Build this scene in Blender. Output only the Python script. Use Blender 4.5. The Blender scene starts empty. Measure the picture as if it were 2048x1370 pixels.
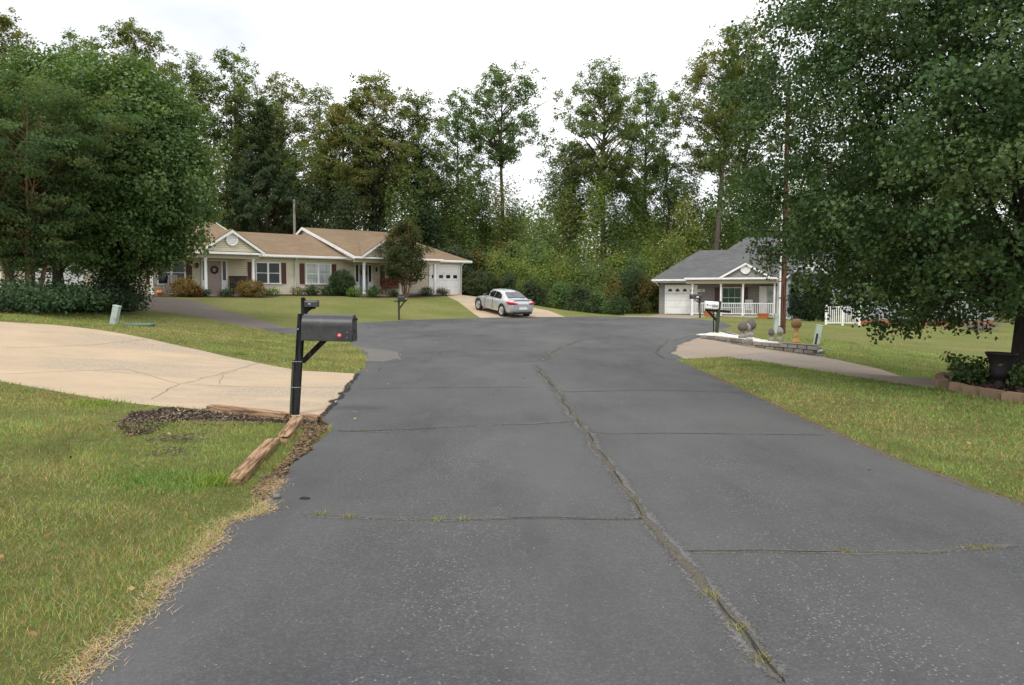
import bpy, bmesh, math, random
import numpy as np
from mathutils import Vector, Matrix, geometry
random.seed(7); RNG = np.random.default_rng(11)
rad = math.radians
scene = bpy.context.scene
COL = scene.collection

# ------------------------------------------------------------------ camera
F = 1560.0; CX, CY, HORIZON = 1024.0, 685.0, 587.0
EYE = Vector((0.0, 0.0, 1.6))
PITCH = math.atan((CY - HORIZON) / F)
cam_data = bpy.data.cameras.new("camera")
cam_data.sensor_width = 36.0; cam_data.lens = 36.0 * F / 2048.0
cam_data.clip_end = 4000.0
cam = bpy.data.objects.new("camera", cam_data); COL.objects.link(cam)
cam.location = EYE; cam.rotation_euler = (rad(90) - PITCH, 0, 0)
scene.camera = cam

# ------------------------------------------------------------------ sky, sun, exposure
SUN_EL, SUN_AZ = rad(56), rad(200)          # azimuth measured from +Y clockwise
world = bpy.data.worlds.new("World"); scene.world = world; world.use_nodes = True
wn, wl = world.node_tree.nodes, world.node_tree.links
wn.clear()
w_out = wn.new("ShaderNodeOutputWorld"); w_bg = wn.new("ShaderNodeBackground")
w_sky = wn.new("ShaderNodeTexSky"); w_sky.sky_type = 'NISHITA'; w_sky.sun_disc = False
w_sky.sun_elevation = SUN_EL; w_sky.sun_rotation = SUN_AZ
w_tc = wn.new("ShaderNodeTexCoord"); w_map = wn.new("ShaderNodeMapping")
w_map.inputs['Scale'].default_value = (1.0, 1.0, 2.6)
w_noise = wn.new("ShaderNodeTexNoise"); w_noise.inputs['Scale'].default_value = 2.2
w_noise.inputs['Detail'].default_value = 5.0
w_ramp = wn.new("ShaderNodeValToRGB")
w_ramp.color_ramp.elements[0].position = 0.33; w_ramp.color_ramp.elements[0].color = (6.9, 7.25, 7.8, 1)
w_ramp.color_ramp.elements[1].position = 0.60; w_ramp.color_ramp.elements[1].color = (12.2, 12.2, 12.2, 1)
w_mix = wn.new("ShaderNodeMix"); w_mix.data_type = 'RGBA'; w_mix.inputs[0].default_value = 0.90
wl.new(w_tc.outputs['Generated'], w_map.inputs[0]); wl.new(w_map.outputs[0], w_noise.inputs['Vector'])
wl.new(w_noise.outputs['Fac'], w_ramp.inputs[0])
wl.new(w_sky.outputs[0], w_mix.inputs[6]); wl.new(w_ramp.outputs[0], w_mix.inputs[7])
wl.new(w_mix.outputs[2], w_bg.inputs[0]); w_bg.inputs[1].default_value = 0.1
wl.new(w_bg.outputs[0], w_out.inputs[0])
sun_d = bpy.data.lights.new("sun", 'SUN'); sun_d.energy = 1.5; sun_d.angle = rad(18); sun_d.color = (1.0, 0.96, 0.9)
sun = bpy.data.objects.new("sun", sun_d); COL.objects.link(sun)
to_sun = Vector((math.sin(SUN_AZ) * math.cos(SUN_EL), math.cos(SUN_AZ) * math.cos(SUN_EL), math.sin(SUN_EL)))
sun.rotation_euler = to_sun.to_track_quat('Z', 'Y').to_euler(); sun.location = (0, -10, 40)
scene.view_settings.view_transform = 'Standard'; scene.view_settings.look = 'None'
scene.view_settings.exposure = 0.42; scene.view_settings.gamma = 1.0
scene.view_settings.use_curve_mapping = False
scene.render.engine = 'CYCLES'
scene.cycles.max_bounces = 6; scene.cycles.diffuse_bounces = 3; scene.cycles.transparent_max_bounces = 6

# ------------------------------------------------------------------ object helpers
def tag(o, label=None, cat=None, group=None, kind=None):
    if label: o['label'] = label
    if cat: o['category'] = cat
    if group: o['group'] = group
    if kind: o['kind'] = kind
    return o

def empty(name, loc=(0, 0, 0), rz=0.0, label=None, cat=None, group=None):
    o = bpy.data.objects.new(name, None); COL.objects.link(o)
    o.location = loc; o.rotation_euler = (0, 0, rz); o.empty_display_size = 0.2
    return tag(o, label, cat, group)

class MB:
    def __init__(s): s.v = []; s.f = []; s.sm = []
    def add(s, vs, fs, smooth=False):
        b = len(s.v); s.v += [tuple(p) for p in vs]
        for f in fs: s.f.append([i + b for i in f]); s.sm.append(smooth)
        return s
    def box(s, x0, x1, y0, y1, z0, z1, M=None):
        p = [(x, y, z) for z in (z0, z1) for y in (y0, y1) for x in (x0, x1)]
        if M is not None: p = [tuple(M @ Vector(q)) for q in p]
        return s.add(p, [(0, 2, 3, 1), (4, 5, 7, 6), (0, 1, 5, 4), (2, 6, 7, 3), (0, 4, 6, 2), (1, 3, 7, 5)])
    def bar(s, a, b, w, h=None, up=(0, 0, 1)):
        a, b = Vector(a), Vector(b); d = (b - a); L = d.length; d.normalize()
        u = Vector(up)
        if abs(d.dot(u)) > .98: u = Vector((0, 1, 0))
        x = d.cross(u).normalized(); y = x.cross(d).normalized(); h = h or w
        M = Matrix((x, d, y)).transposed().to_4x4(); M.translation = a
        return s.box(-w / 2, w / 2, 0, L, -h / 2, h / 2, M)
    def tube(s, pts, rs, n=8, cap=True):
        pts = [Vector(p) for p in pts]
        if not hasattr(rs, '__len__'): rs = [rs] * len(pts)
        vs = []
        for i, p in enumerate(pts):
            d = (pts[min(i + 1, len(pts) - 1)] - pts[max(i - 1, 0)])
            d = d.normalized() if d.length > 1e-9 else Vector((0, 0, 1))
            u = Vector((1, 0, 0)) if abs(d.x) < .8 else Vector((0, 1, 0))
            a = d.cross(u).normalized(); b = d.cross(a)
            for k in range(n):
                t = 2 * math.pi * k / n
                vs.append(p + (a * math.cos(t) + b * math.sin(t)) * rs[i])
        fs = [(i * n + k, i * n + (k + 1) % n, (i + 1) * n + (k + 1) % n, (i + 1) * n + k) for i in range(len(pts) - 1) for k in range(n)]
        s.add(vs, fs, True)
        if cap: s.add(vs[:n], [tuple(range(n - 1, -1, -1))]); s.add(vs[-n:], [tuple(range(n))])
        return s
    def lathe(s, prof, n=14, c=(0, 0, 0), smooth=True, jit=0):
        vs = []
        for r, z in prof:
            for k in range(n):
                t = 2 * math.pi * k / n; rr = r * (1 + random.uniform(-jit, jit))
                vs.append((c[0] + rr * math.cos(t), c[1] + rr * math.sin(t), c[2] + z))
        fs = [(i * n + k, i * n + (k + 1) % n, (i + 1) * n + (k + 1) % n, (i + 1) * n + k) for i in range(len(prof) - 1) for k in range(n)]
        return s.add(vs, fs, smooth)
    def prism(s, poly, vec):
        n = len(poly); a = [Vector(p) for p in poly]; v = Vector(vec); b = [p + v for p in a]
        fs = [tuple(range(n)), tuple(range(2 * n - 1, n - 1, -1))] + [(i, i + n, (i + 1) % n + n, (i + 1) % n) for i in range(n)]
        return s.add(a + b, fs)
    def build(s, name, mat, parent=None, bevel=0, M=None):
        me = bpy.data.meshes.new(name); me.from_pydata(s.v, [], s.f)
        me.polygons.foreach_set('use_smooth', s.sm)
        bm = bmesh.new(); bm.from_mesh(me); bmesh.ops.recalc_face_normals(bm, faces=bm.faces)
        bm.to_mesh(me); bm.free(); me.update()
        o = bpy.data.objects.new(name, me); COL.objects.link(o); me.materials.append(mat)
        if parent: o.parent = parent
        if bevel:
            b = o.modifiers.new('bevel', 'BEVEL'); b.width = bevel; b.segments = 2; b.limit_method = 'ANGLE'
        return o

def copy_tree(o, parent=None):
    c = o.copy(); COL.objects.link(c); c.parent = parent
    for ch in list(o.children): copy_tree(ch, c)
    return c

def np_mesh(name, verts, faces, mat, parent=None, colors=None, smooth=False):
    """verts (N,3), faces (M,k) all of one arity."""
    me = bpy.data.meshes.new(name); n, m, k = len(verts), len(faces), faces.shape[1]
    me.vertices.add(n); me.vertices.foreach_set('co', np.ascontiguousarray(verts, np.float32).ravel())
    me.loops.add(m * k); me.loops.foreach_set('vertex_index', np.ascontiguousarray(faces, np.int32).ravel())
    me.polygons.add(m); me.polygons.foreach_set('loop_start', np.arange(0, m * k, k, dtype=np.int32))
    me.polygons.foreach_set('loop_total', np.full(m, k, np.int32))
    if smooth: me.polygons.foreach_set('use_smooth', np.ones(m, bool))
    if colors is not None:
        a = me.attributes.new('Col', 'FLOAT_COLOR', 'POINT')
        c4 = np.ones((n, 4), np.float32); c4[:, :3] = colors
        a.data.foreach_set('color', c4.ravel())
    me.update(calc_edges=True); me.validate()
    o = bpy.data.objects.new(name, me); COL.objects.link(o); me.materials.append(mat)
    if parent: o.parent = parent
    return o

def text(name, s, size, mat, parent, loc, rot, extrude=0.002):
    c = bpy.data.curves.new(name, 'FONT'); c.body = s; c.size = size; c.extrude = extrude
    c.align_x = 'CENTER'; c.align_y = 'CENTER'; c.materials.append(mat)
    tmp = bpy.data.objects.new(name, c); COL.objects.link(tmp)
    me = bpy.data.meshes.new_from_object(tmp.evaluated_get(bpy.context.evaluated_depsgraph_get())); me.name = name
    bpy.data.objects.remove(tmp); bpy.data.curves.remove(c)
    if not me.materials: me.materials.append(mat)
    o = bpy.data.objects.new(name, me); COL.objects.link(o); o.parent = parent
    o.location = loc; o.rotation_euler = rot
    return o

# ------------------------------------------------------------------ materials
class NT:
    def __init__(s, name):
        s.m = bpy.data.materials.new(name); s.m.use_nodes = True; s.t = s.m.node_tree
        s.b = s.t.nodes['Principled BSDF']; s.out = s.t.nodes['Material Output']
    def n(s, typ, **kw):
        x = s.t.nodes.new('ShaderNode' + typ)
        for k, v in kw.items():
            if hasattr(x, k): setattr(x, k, v)
            else: x.inputs[k].default_value = v
        return x
    def l(s, a, b): s.t.links.new(a, b)
    def coord(s, scale=None):
        tc = s.n('TexCoord')
        if scale is None: return tc.outputs['Object']
        mp = s.n('Mapping'); mp.inputs['Scale'].default_value = scale; s.l(tc.outputs['Object'], mp.inputs[0]); return mp.outputs[0]
    def noise(s, scale, detail=3, rough=.55, vec=None):
        x = s.n('TexNoise'); x.inputs['Scale'].default_value = scale; x.inputs['Detail'].default_value = detail
        x.inputs['Roughness'].default_value = rough
        s.l(vec if vec is not None else s.coord(), x.inputs['Vector']); return x.outputs['Fac']
    def ramp(s, fac, stops):
        x = s.n('ValToRGB'); e = x.color_ramp.elements
        while len(e) < len(stops): e.new(0.5)
        for i, (p, c) in enumerate(stops):
            e[i].position = p; e[i].color = (*c, 1) if len(c) == 3 else c
        s.l(fac, x.inputs[0]); return x.outputs[0]
    def mix(s, fac, a, b, mode='MIX'):
        x = s.n('Mix'); x.data_type = 'RGBA'; x.blend_type = mode
        for i, v in ((0, fac), (6, a), (7, b)):
            if hasattr(v, 'links'): s.l(v, x.inputs[i])
            elif isinstance(v, (int, float)): x.inputs[i].default_value = v
            else: x.inputs[i].default_value = (*v, 1)
        return x.outputs[2]
    def math(s, op, a, b=0.0):
        x = s.n('Math'); x.operation = op
        for i, v in ((0, a), (1, b)):
            if hasattr(v, 'links'): s.l(v, x.inputs[i])
            else: x.inputs[i].default_value = v
        return x.outputs[0]
    def bump(s, h, strength=.3, dist=.01, nrm=None):
        x = s.n('Bump'); x.inputs['Strength'].default_value = strength; x.inputs['Distance'].default_value = dist
        s.l(h, x.inputs['Height'])
        if nrm is not None: s.l(nrm, x.inputs['Normal'])
        s.l(x.outputs[0], s.b.inputs['Normal']); return x.outputs[0]
    def done(s, col=None, rough=.7, spec=.3, metal=0):
        if col is not None:
            if hasattr(col, 'links'): s.l(col, s.b.inputs['Base Color'])
            else: s.b.inputs['Base Color'].default_value = (*col, 1)
        if hasattr(rough, 'links'): s.l(rough, s.b.inputs['Roughness'])
        else: s.b.inputs['Roughness'].default_value = rough
        s.b.inputs['Specular IOR Level'].default_value = spec; s.b.inputs['Metallic'].default_value = metal
        return s.m

def paint(name, c, rough=.5, var=.12, scale=9, spec=.35, metal=0, dirt=None):
    t = NT(name); f = t.noise(scale, 5)
    col = t.ramp(f, [(.25, tuple(x * (1 - var) for x in c)), (.75, tuple(min(1, x * (1 + var)) for x in c))])
    if dirt:
        d = t.ramp(t.noise(scale * .35, 6, .7), [(.5, (0, 0, 0)), (.75, (1, 1, 1))]); col = t.mix(d, col, dirt)
    t.bump(t.noise(scale * 12, 2), .06, .01)
    return t.done(col, rough, spec, metal)

def stone_mat(name, c, dirt):
    t = NT(name); oi = t.n('ObjectInfo'); f = t.noise(6, 6, .7)
    base = t.ramp(oi.outputs['Random'], [(0, tuple(x * .62 for x in c)), (.5, c), (1, (c[0] * 1.35, c[1] * 1.33, c[2] * 1.3))])
    base = t.mix(t.ramp(f, [(.42, (0, 0, 0)), (.68, (.75, .75, .75))]), base, dirt)
    t.bump(t.noise(30, 5, .7), .7, .02); return t.done(base, .92, .12)

def siding_mat(name, c, lap=.115):
    t = NT(name); tc = t.n('TexCoord'); sep = t.n('SeparateXYZ'); t.l(tc.outputs['Object'], sep.inputs[0])
    fr = t.math('FRACT', t.math('DIVIDE', sep.outputs[2], lap))
    t.bump(t.math('MULTIPLY', fr, -1.0), .9, .018)
    edge = t.math('LESS_THAN', fr, .16)
    base = t.ramp(t.noise(2.2, 5), [(.3, tuple(x * .9 for x in c)), (.7, tuple(x * 1.05 for x in c))])
    return t.done(t.mix(edge, base, tuple(x * .60 for x in c)), .55, .3)

def shingle_mat(name, c, c2):
    t = NT(name); tc = t.n('TexCoord'); sep = t.n('SeparateXYZ'); t.l(tc.outputs['Object'], sep.inputs[0])
    mp = t.n('Mapping'); mp.inputs['Scale'].default_value = (3.2, 3.2, 20.0); t.l(tc.outputs['Object'], mp.inputs[0])
    vo = t.n('TexVoronoi'); vo.inputs['Scale'].default_value = 1.0; t.l(mp.outputs[0], vo.inputs['Vector'])
    sp = t.n('SeparateColor'); t.l(vo.outputs['Color'], sp.inputs[0])
    base = t.ramp(sp.outputs[0], [(0, c), (1, c2)])
    big = t.noise(.55, 6, .65)
    base = t.mix(t.ramp(big, [(.42, (0, 0, 0)), (.68, (.55, .55, .55))]), base, tuple(x * .62 for x in c))
    gr = t.noise(60, 2); base = t.mix(.35, base, t.ramp(gr, [(.3, tuple(x * .7 for x in c)), (.7, tuple(min(1, x * 1.3) for x in c2))]))
    fr = t.math('FRACT', t.math('DIVIDE', sep.outputs[2], .05)); t.bump(t.math('MULTIPLY', fr, -1), .6, .012)
    return t.done(base, .9, .15)

def foliage_mat(name, rough=.45, trans=.28, spec=.35):
    t = NT(name); a = t.n('Attribute'); a.attribute_name = 'Col'; t.l(a.outputs['Color'], t.b.inputs['Base Color'])
    t.b.inputs['Roughness'].default_value = rough; t.b.inputs['Specular IOR Level'].default_value = spec
    tr = t.n('BsdfTranslucent'); t.l(t.mix(1.0, a.outputs['Color'], (1.25, 1.2, .55), 'MULTIPLY'), tr.inputs['Color'])
    mx = t.n('MixShader'); mx.inputs[0].default_value = trans
    t.l(t.b.outputs[0], mx.inputs[1]); t.l(tr.outputs[0], mx.inputs[2]); t.l(mx.outputs[0], t.out.inputs['Surface'])
    return t.m

def bark_mat(name, c, c2, scale=6):
    t = NT(name); v = t.coord((1, 1, .22)); f = t.noise(scale * 3, 6, .65, v)
    t.bump(f, .8, .03); return t.done(t.ramp(f, [(.3, c), (.7, c2)]), .9, .15)

def attr_mat(name, rough=.9):
    t = NT(name); a = t.n('Attribute'); a.attribute_name = 'Col'; return t.done(a.outputs['Color'], rough, .15)

def asphalt_mat():
    t = NT('asphalt'); v = t.coord()
    big = t.noise(.35, 5, .6); mid = t.noise(2.6, 6, .7)
    fine = t.n('TexVoronoi'); fine.inputs['Scale'].default_value = 95; t.l(v, fine.inputs['Vector'])
    sp = t.n('SeparateColor'); t.l(fine.outputs['Color'], sp.inputs[0])
    base = t.ramp(sp.outputs[0], [(0, (.040, .041, .042)), (.5, (.070, .071, .073)), (.85, (.102, .103, .105)), (1, (.16, .16, .162))])
    base = t.mix(.48, base, t.ramp(mid, [(.25, (.062, .063, .066)), (.75, (.096, .096, .099))]))
    base = t.mix(t.ramp(big, [(.38, (0, 0, 0)), (.70, (.42, .42, .42))]), base, (.118, .115, .111))
    dk = t.ramp(t.noise(.8, 6, .7, t.coord((1.6, .35, 1))), [(.48, (0, 0, 0)), (.66, (.7, .7, .7))]); base = t.mix(dk, base, (.058, .058, .060))
    pt = t.ramp(t.noise(.22, 4, .6, t.coord((1.0, .5, 1))), [(.42, (0, 0, 0)), (.60, (.6, .6, .6))]); base = t.mix(pt, base, (.135, .133, .130))
    # worn wheel tracks running along the street where pale aggregate shows
    sx = t.n('SeparateXYZ'); t.l(v, sx.inputs[0])
    wob = t.math('MULTIPLY', t.math('SUBTRACT', t.noise(.25, 2), .5), 1.1)
    band = None
    for x0 in (-.35, 1.75):
        d = t.math('ABSOLUTE', t.math('SUBTRACT', t.math('ADD', sx.outputs[0], wob), x0))
        b = t.math('SUBTRACT', 1.0, t.math('MINIMUM', t.math('DIVIDE', d, .55), 1.0))
        band = b if band is None else t.math('MAXIMUM', band, b)
    speck = t.n('TexVoronoi'); speck.inputs['Scale'].default_value = 85; t.l(v, speck.inputs['Vector'])
    s2 = t.n('SeparateColor'); t.l(speck.outputs['Color'], s2.inputs[0])
    patch = t.ramp(t.noise(.9, 4, .6), [(.40, (0, 0, 0)), (.66, (1, 1, 1))])
    amt = t.math('ADD', t.math('MULTIPLY', t.math('MULTIPLY', band, patch), .15), .003)
    on = t.math('GREATER_THAN', s2.outputs[1], t.math('SUBTRACT', 1.0, amt))
    near = t.math('LESS_THAN', speck.outputs['Distance'], .48)
    base = t.mix(t.math('MULTIPLY', on, near), base, (.21, .21, .205))
    t.bump(t.noise(140, 3, .6), .55, .006, None)
    return t.done(base, .88, .25)

def concrete_mat(name, c, stain=(.32, .27, .21), rust=None):
    t = NT(name); f = t.noise(1.1, 7, .68); g = t.noise(45, 3)
    base = t.ramp(f, [(.3, tuple(x * .86 for x in c)), (.7, tuple(x * 1.06 for x in c))])
    base = t.mix(.22, base, t.ramp(g, [(.3, tuple(x * .7 for x in c)), (.7, tuple(min(1, x * 1.15) for x in c))]))
    st = t.ramp(t.noise(.55, 9, .74, t.coord((.35, 1.0, 1))), [(.46, (0, 0, 0)), (.66, (.9, .9, .9))])
    base = t.mix(st, base, stain)
    sk = t.n('TexVoronoi'); sk.inputs['Scale'].default_value = 70; t.l(t.coord(), sk.inputs['Vector']); sc = t.n('SeparateColor'); t.l(sk.outputs['Color'], sc.inputs[0])
    base = t.mix(t.math('MULTIPLY', st, .6), base, t.ramp(sc.outputs[0], [(.2, tuple(x * .55 for x in stain)), (.8, tuple(min(1, x * 1.5) for x in c))]))
    if rust:
        base = t.mix(t.ramp(t.noise(.4, 4), [(.5, (0, 0, 0)), (.7, (.7, .7, .7))]), base, rust)
    t.bump(t.noise(90, 3), .25, .004)
    return t.done(base, .85, .25)

def lawn_mat(name, cols, dry=.5):
    t = NT(name); big = t.noise(.28, 5, .6); mid = t.noise(1.9, 5, .65); fine = t.noise(42, 4, .7)
    a = t.ramp(fine, [(.28, cols[0]), (.5, cols[1]), (.72, cols[2])])
    base = t.mix(t.ramp(mid, [(.36, (0, 0, 0)), (.68, (.75, .75, .75))]), a, cols[3])
    base = t.mix(t.ramp(big, [(.38, (0, 0, 0)), (.62, (dry, dry, dry))]), base, cols[4])
    sk = t.noise(1.0, 5, .7, t.coord((.55, 3.2, 1))); tuft = t.noise(7.5, 5, .75)
    base = t.mix(t.ramp(sk, [(.42, (0, 0, 0)), (.64, (.45, .45, .45))]), base, tuple(.3 * a + .7 * b for a, b in zip(cols[0], cols[1])))
    base = t.mix(t.ramp(tuft, [(.40, (.85, .85, .85)), (.58, (0, 0, 0))]), base, tuple(.35 * a + .65 * b for a, b in zip(cols[0], cols[1])))
    t.bump(t.noise(30, 5, .75), 1.0, .06)
    return t.done(base, .95, .1)

def wood_mat(name, c, c2, axis=1, sc=1.0, bd=.02):
    t = NT(name); s = [22 * sc] * 3; s[axis] = 1.6 * sc
    f = t.noise(1.0, 7, .7, t.coord(tuple(s)))
    t.bump(f, 1.0, bd); return t.done(t.ramp(f, [(.36, tuple(x * .6 for x in c)), (.45, c), (.52, c2), (.66, tuple(min(1, x * 1.35) for x in c2))]), .9, .12)

def glass_mat(name, c, rough=.04):
    t = NT(name); t.b.inputs['Coat Weight'].default_value = .0
    return t.done(t.ramp(t.noise(1.5, 3), [(.3, tuple(x * .7 for x in c)), (.7, tuple(x * 1.3 for x in c))]), rough, .32)

M = {}
M['asphalt'] = asphalt_mat()
M['old_asphalt'] = concrete_mat('old_asphalt', (.165, .135, .112), (.11, .097, .09), (.21, .135, .08))
M['patch'] = concrete_mat('patch', (.27, .245, .21), (.17, .16, .145))
M['concrete'] = concrete_mat('concrete', (.49, .375, .255), (.28, .245, .20))
M['concrete2'] = concrete_mat('concrete2', (.33, .272, .215), (.235, .20, .168), (.33, .215, .125))
M['lawn'] = lawn_mat('lawn', [(.095, .115, .03), (.175, .20, .055), (.28, .27, .105), (.185, .215, .055), (.33, .28, .13)], .75)
M['grass'] = foliage_mat('grass', .6, .25, .2)
M['mulch'] = lawn_mat('mulch', [(.035, .024, .018), (.085, .060, .045), (.15, .115, .09), (.10, .065, .048), (.12, .085, .065)], .5)
M['chips'] = attr_mat('chips')
M['gravel'] = attr_mat('gravel', .8)
M['leaf'] = foliage_mat('leaf', .5, .35, .30)
M['leaf_dull'] = foliage_mat('leaf_dull', .6, .48, .2)
M['bark_dark'] = bark_mat('bark_dark', (.030, .026, .022), (.085, .072, .060))
M['bark_tan'] = bark_mat('bark_tan', (.12, .075, .045), (.30, .20, .125))
M['bark_grey'] = bark_mat('bark_grey', (.060, .048, .038), (.170, .140, .112))
M['siding_beige'] = siding_mat('siding_beige', (.68, .61, .465))
M['siding_grey'] = siding_mat('siding_grey', (.275, .26, .247))
M['siding_blue'] = siding_mat('siding_blue', (.34, .36, .39))
M['roof_brown'] = shingle_mat('roof_brown', (.190, .134, .084), (.262, .190, .122))
M['roof_grey'] = shingle_mat('roof_grey', (.098, .099, .100), (.152, .153, .154))
M['white'] = paint('white', (.85, .85, .84), .42, .05, 4, dirt=(.66, .65, .61))
M['cream'] = paint('cream', (.50, .44, .33), .5, .06)
M['shutter'] = paint('shutter', (.085, .030, .020), .5, .2)
M['maroon'] = paint('maroon', (.095, .035, .050), .5, .2)
M['glass_dark'] = glass_mat('glass_dark', (.018, .024, .024))
M['glass_blind'] = glass_mat('glass_blind', (.42, .46, .43), .12)
M['glass_green'] = glass_mat('glass_green', (.035, .095, .068), .1)
M['door_taupe'] = paint('door_taupe', (.36, .30, .26), .45, .06)
M['door_blue'] = paint('door_blue', (.23, .27, .31), .4, .08)
M['black'] = paint('black', (.016, .017, .019), .38, .3, 14, .5)
M['mailbox_black'] = paint('mailbox_black', (.030, .031, .034), .42, .25, 10, .5, dirt=(.075, .072, .065))
M['post_black'] = wood_mat('post_black', (.012, .012, .014), (.028, .028, .031), 2)
M['post_green'] = paint('post_green', (.05, .06, .034), .5, .3)
M['timber'] = wood_mat('timber', (.185, .112, .062), (.35, .225, .135), 1, 1.3, .008)
M['pole'] = wood_mat('pole', (.055, .028, .018), (.115, .060, .040), 2)
M['patch_dark'] = concrete_mat('patch_dark', (.155, .146, .132), (.10, .097, .094))
M['pole_grey'] = wood_mat('pole_grey', (.17, .15, .125), (.30, .27, .235), 2)
M['metal'] = paint('metal', (.45, .46, .47), .35, .15, 9, .5, .6)
M['pedestal'] = paint('pedestal', (.42, .49, .44), .5, .15, 6, dirt=(.17, .19, .16))
M['box_green'] = paint('box_green', (.13, .22, .18), .5, .15, 6)
M['stone'] = stone_mat('stone', (.30, .272, .245), (.17, .15, .135))
M['edging'] = stone_mat('edging', (.33, .225, .155), (.18, .125, .09))
M['statue'] = paint('statue', (.29, .265, .24), .9, .3, 25, .15, dirt=(.12, .11, .10))
M['statue_dark'] = paint('statue_dark', (.135, .122, .108), .9, .35, 25, .15)
M['ochre'] = paint('ochre', (.44, .255, .085), .8, .25, 20, .2)
M['rust'] = paint('rust', (.20, .125, .062), .85, .4, 30, .2)
M['terracotta'] = paint('terracotta', (.47, .155, .055), .75, .15, 12)
M['urn'] = paint('urn', (.022, .018, .019), .55, .3, 14, .4)
M['brick'] = paint('brick', (.33, .125, .065), .85, .3, 30)
M['red'] = paint('red', (.55, .03, .03), .35, .2)
M['pink'] = paint('pink', (.85, .32, .36), .3, .1)
M['brown_wood'] = wood_mat('brown_wood', (.13, .05, .03), (.27, .105, .06), 0)
M['grey_wood'] = paint('grey_wood', (.45, .45, .44), .7, .15)
M['orange'] = paint('orange', (.72, .22, .05), .5, .15)
M['crack'] = paint('crack', (.135, .124, .108), .95, .45, 25, .1)
M['pale_crack'] = paint('pale_crack', (.150, .147, .143), .95, .35, 25, .1)
M['dark_crack'] = paint('dark_crack', (.046, .044, .042), .95, .3, 25, .1)

# ------------------------------------------------------------------ terrain: smooth surface through surveyed points
CTRL = np.array([
    (-2, 0, 0), (4, 0, 0), (-2, 10, 0), (4, 10, 0), (1, 5, 0), (1, 15, 0), (1, 20, 0), (4, 20, 0), (-3.2, 17, .02), (0, 26, .05), (6, 28, .05),
    (-5, 26, .06), (-9.5, 31, .12), (0, 35, .13), (9, 34, .08), (-7.9, 38, .17), (-5, 41.5, .2), (-1.8, 44.5, .22), (3, 47, .2), (8.5, 48, .15),
    (11, 42, .08), (0, 40, .17), (1, -8, 0), (-2, 5, 0), (4, 5, 0),
    (-5, 5, .08), (-10, 5, .3), (-4, 10, .03), (-8, 12, .25), (-13, 10, .6), (-6, 14, .12), (-9.5, 16, .42), (-7.2, 17.9, .3), (-10.2, 19.2, .70),
    (-13, 20, .9), (-13.8, 21, .98), (-9.5, 20.3, .70), (-8.4, 20.6, .50), (-5, 20, .06), (-12, 24, .55), (-9, 25, .2), (-16, 26, .95), (-12, 30, .6),
    (-17, 30, 1.0), (-22, 30, 1.3), (-10, 32.5, .25), (-14.1, 37.5, .72), (-18, 41.5, 1.25), (-20.5, 44.5, 1.5), (-14.1, 50, 1.5), (-3.8, 59, 1.5),
    (-9, 54.5, 1.5), (-26, 40, 1.5), (-8, 47, .85), (-12, 45, 1.0), (-20, 60, 1.7), (-10, 70, 1.6), (-35, 50, 2.0), (-40, 30, 1.8), (-30, 80, 2.0),
    (-.8, 54, 1.12), (2.4, 49.4, .5), (-3, 52, 1.05), (6, 55, .1), (5, 61, 0), (10, 66, 0), (0, 70, .8), (5, 85, -.2),
    (12, 61, .0), (15, 57, -.05), (19, 54, -.25), (22, 60, -.2), (13.5, 50, .08), (16, 45, -.1), (11.5, 34, -.08), (10, 60, .02), (14, 64, 0),
    (8.0, 23.5, -.1), (8.6, 21.8, -.16), (7.3, 16.8, -.1), (10.2, 18.1, -.5), (14, 20, -.75), (16, 30, -.55), (12, 28, -.2), (18.9, 43, -.32),
    (26, 48, -.3), (25, 30, -.8), (30, 20, -1.0), (20, 15, -.95), (9.1, 14, 0), (7.3, 12.5, .02), (8, 8, .03), (12, 10, -.1), (12.5, 14, -.3), (6, 15.5, .01),
    (6, 10, .03), (6, 5, .05), (12, 5, 0), (20, 5, -.5), (40, 60, -.6), (30, 80, -.5), (40, 0, -1.0), (-30, 5, 1.2), (-30, -20, .8), (20, -20, -.4),
    (60, 120, -.8), (-60, 120, 2.0), (0, 120, 0), (0, -40, 0), (-80, 40, 2.5), (80, 40, -1.2)], float)
def _tps(r2): return np.where(r2 > 1e-12, .5 * r2 * np.log(np.maximum(r2, 1e-12)), 0.0)
_n = len(CTRL); _A = np.zeros((_n + 3, _n + 3)); _P = np.c_[np.ones(_n), CTRL[:, :2] / 10]
_d2 = ((CTRL[:, None, :2] - CTRL[None, :, :2]) ** 2).sum(-1) / 100
_A[:_n, :_n] = _tps(_d2) + np.eye(_n) * .002; _A[:_n, _n:] = _P; _A[_n:, :_n] = _P.T
_w = np.linalg.solve(_A, np.r_[CTRL[:, 2], 0, 0, 0])
def terr(x, y):
    x = np.atleast_1d(np.asarray(x, float)); y = np.atleast_1d(np.asarray(y, float)); out = np.empty(len(x))
    xc, yc = np.clip(x, -90, 90), np.clip(y, -45, 125)
    for i in range(0, len(x), 4000):
        a, b = xc[i:i + 4000], yc[i:i + 4000]
        d2 = ((a[:, None] - CTRL[None, :, 0]) ** 2 + (b[:, None] - CTRL[None, :, 1]) ** 2) / 100
        out[i:i + 4000] = _tps(d2) @ _w[:_n] + _w[_n] + _w[_n + 1] * a / 10 + _w[_n + 2] * b / 10
    return np.clip(out, -2.5, 4)
def tz(x, y): return float(terr(x, y)[0])
def ray(px, py):
    d = Vector((1, 0, 0)) * ((px - CX) / F) + Vector((0, math.cos(PITCH), -math.sin(PITCH))) + Vector((0, math.sin(PITCH), math.cos(PITCH))) * ((CY - py) / F)
    return d / d.y
_YS = np.concatenate([np.arange(2, 30, .05), np.arange(30, 90, .1)])
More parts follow.
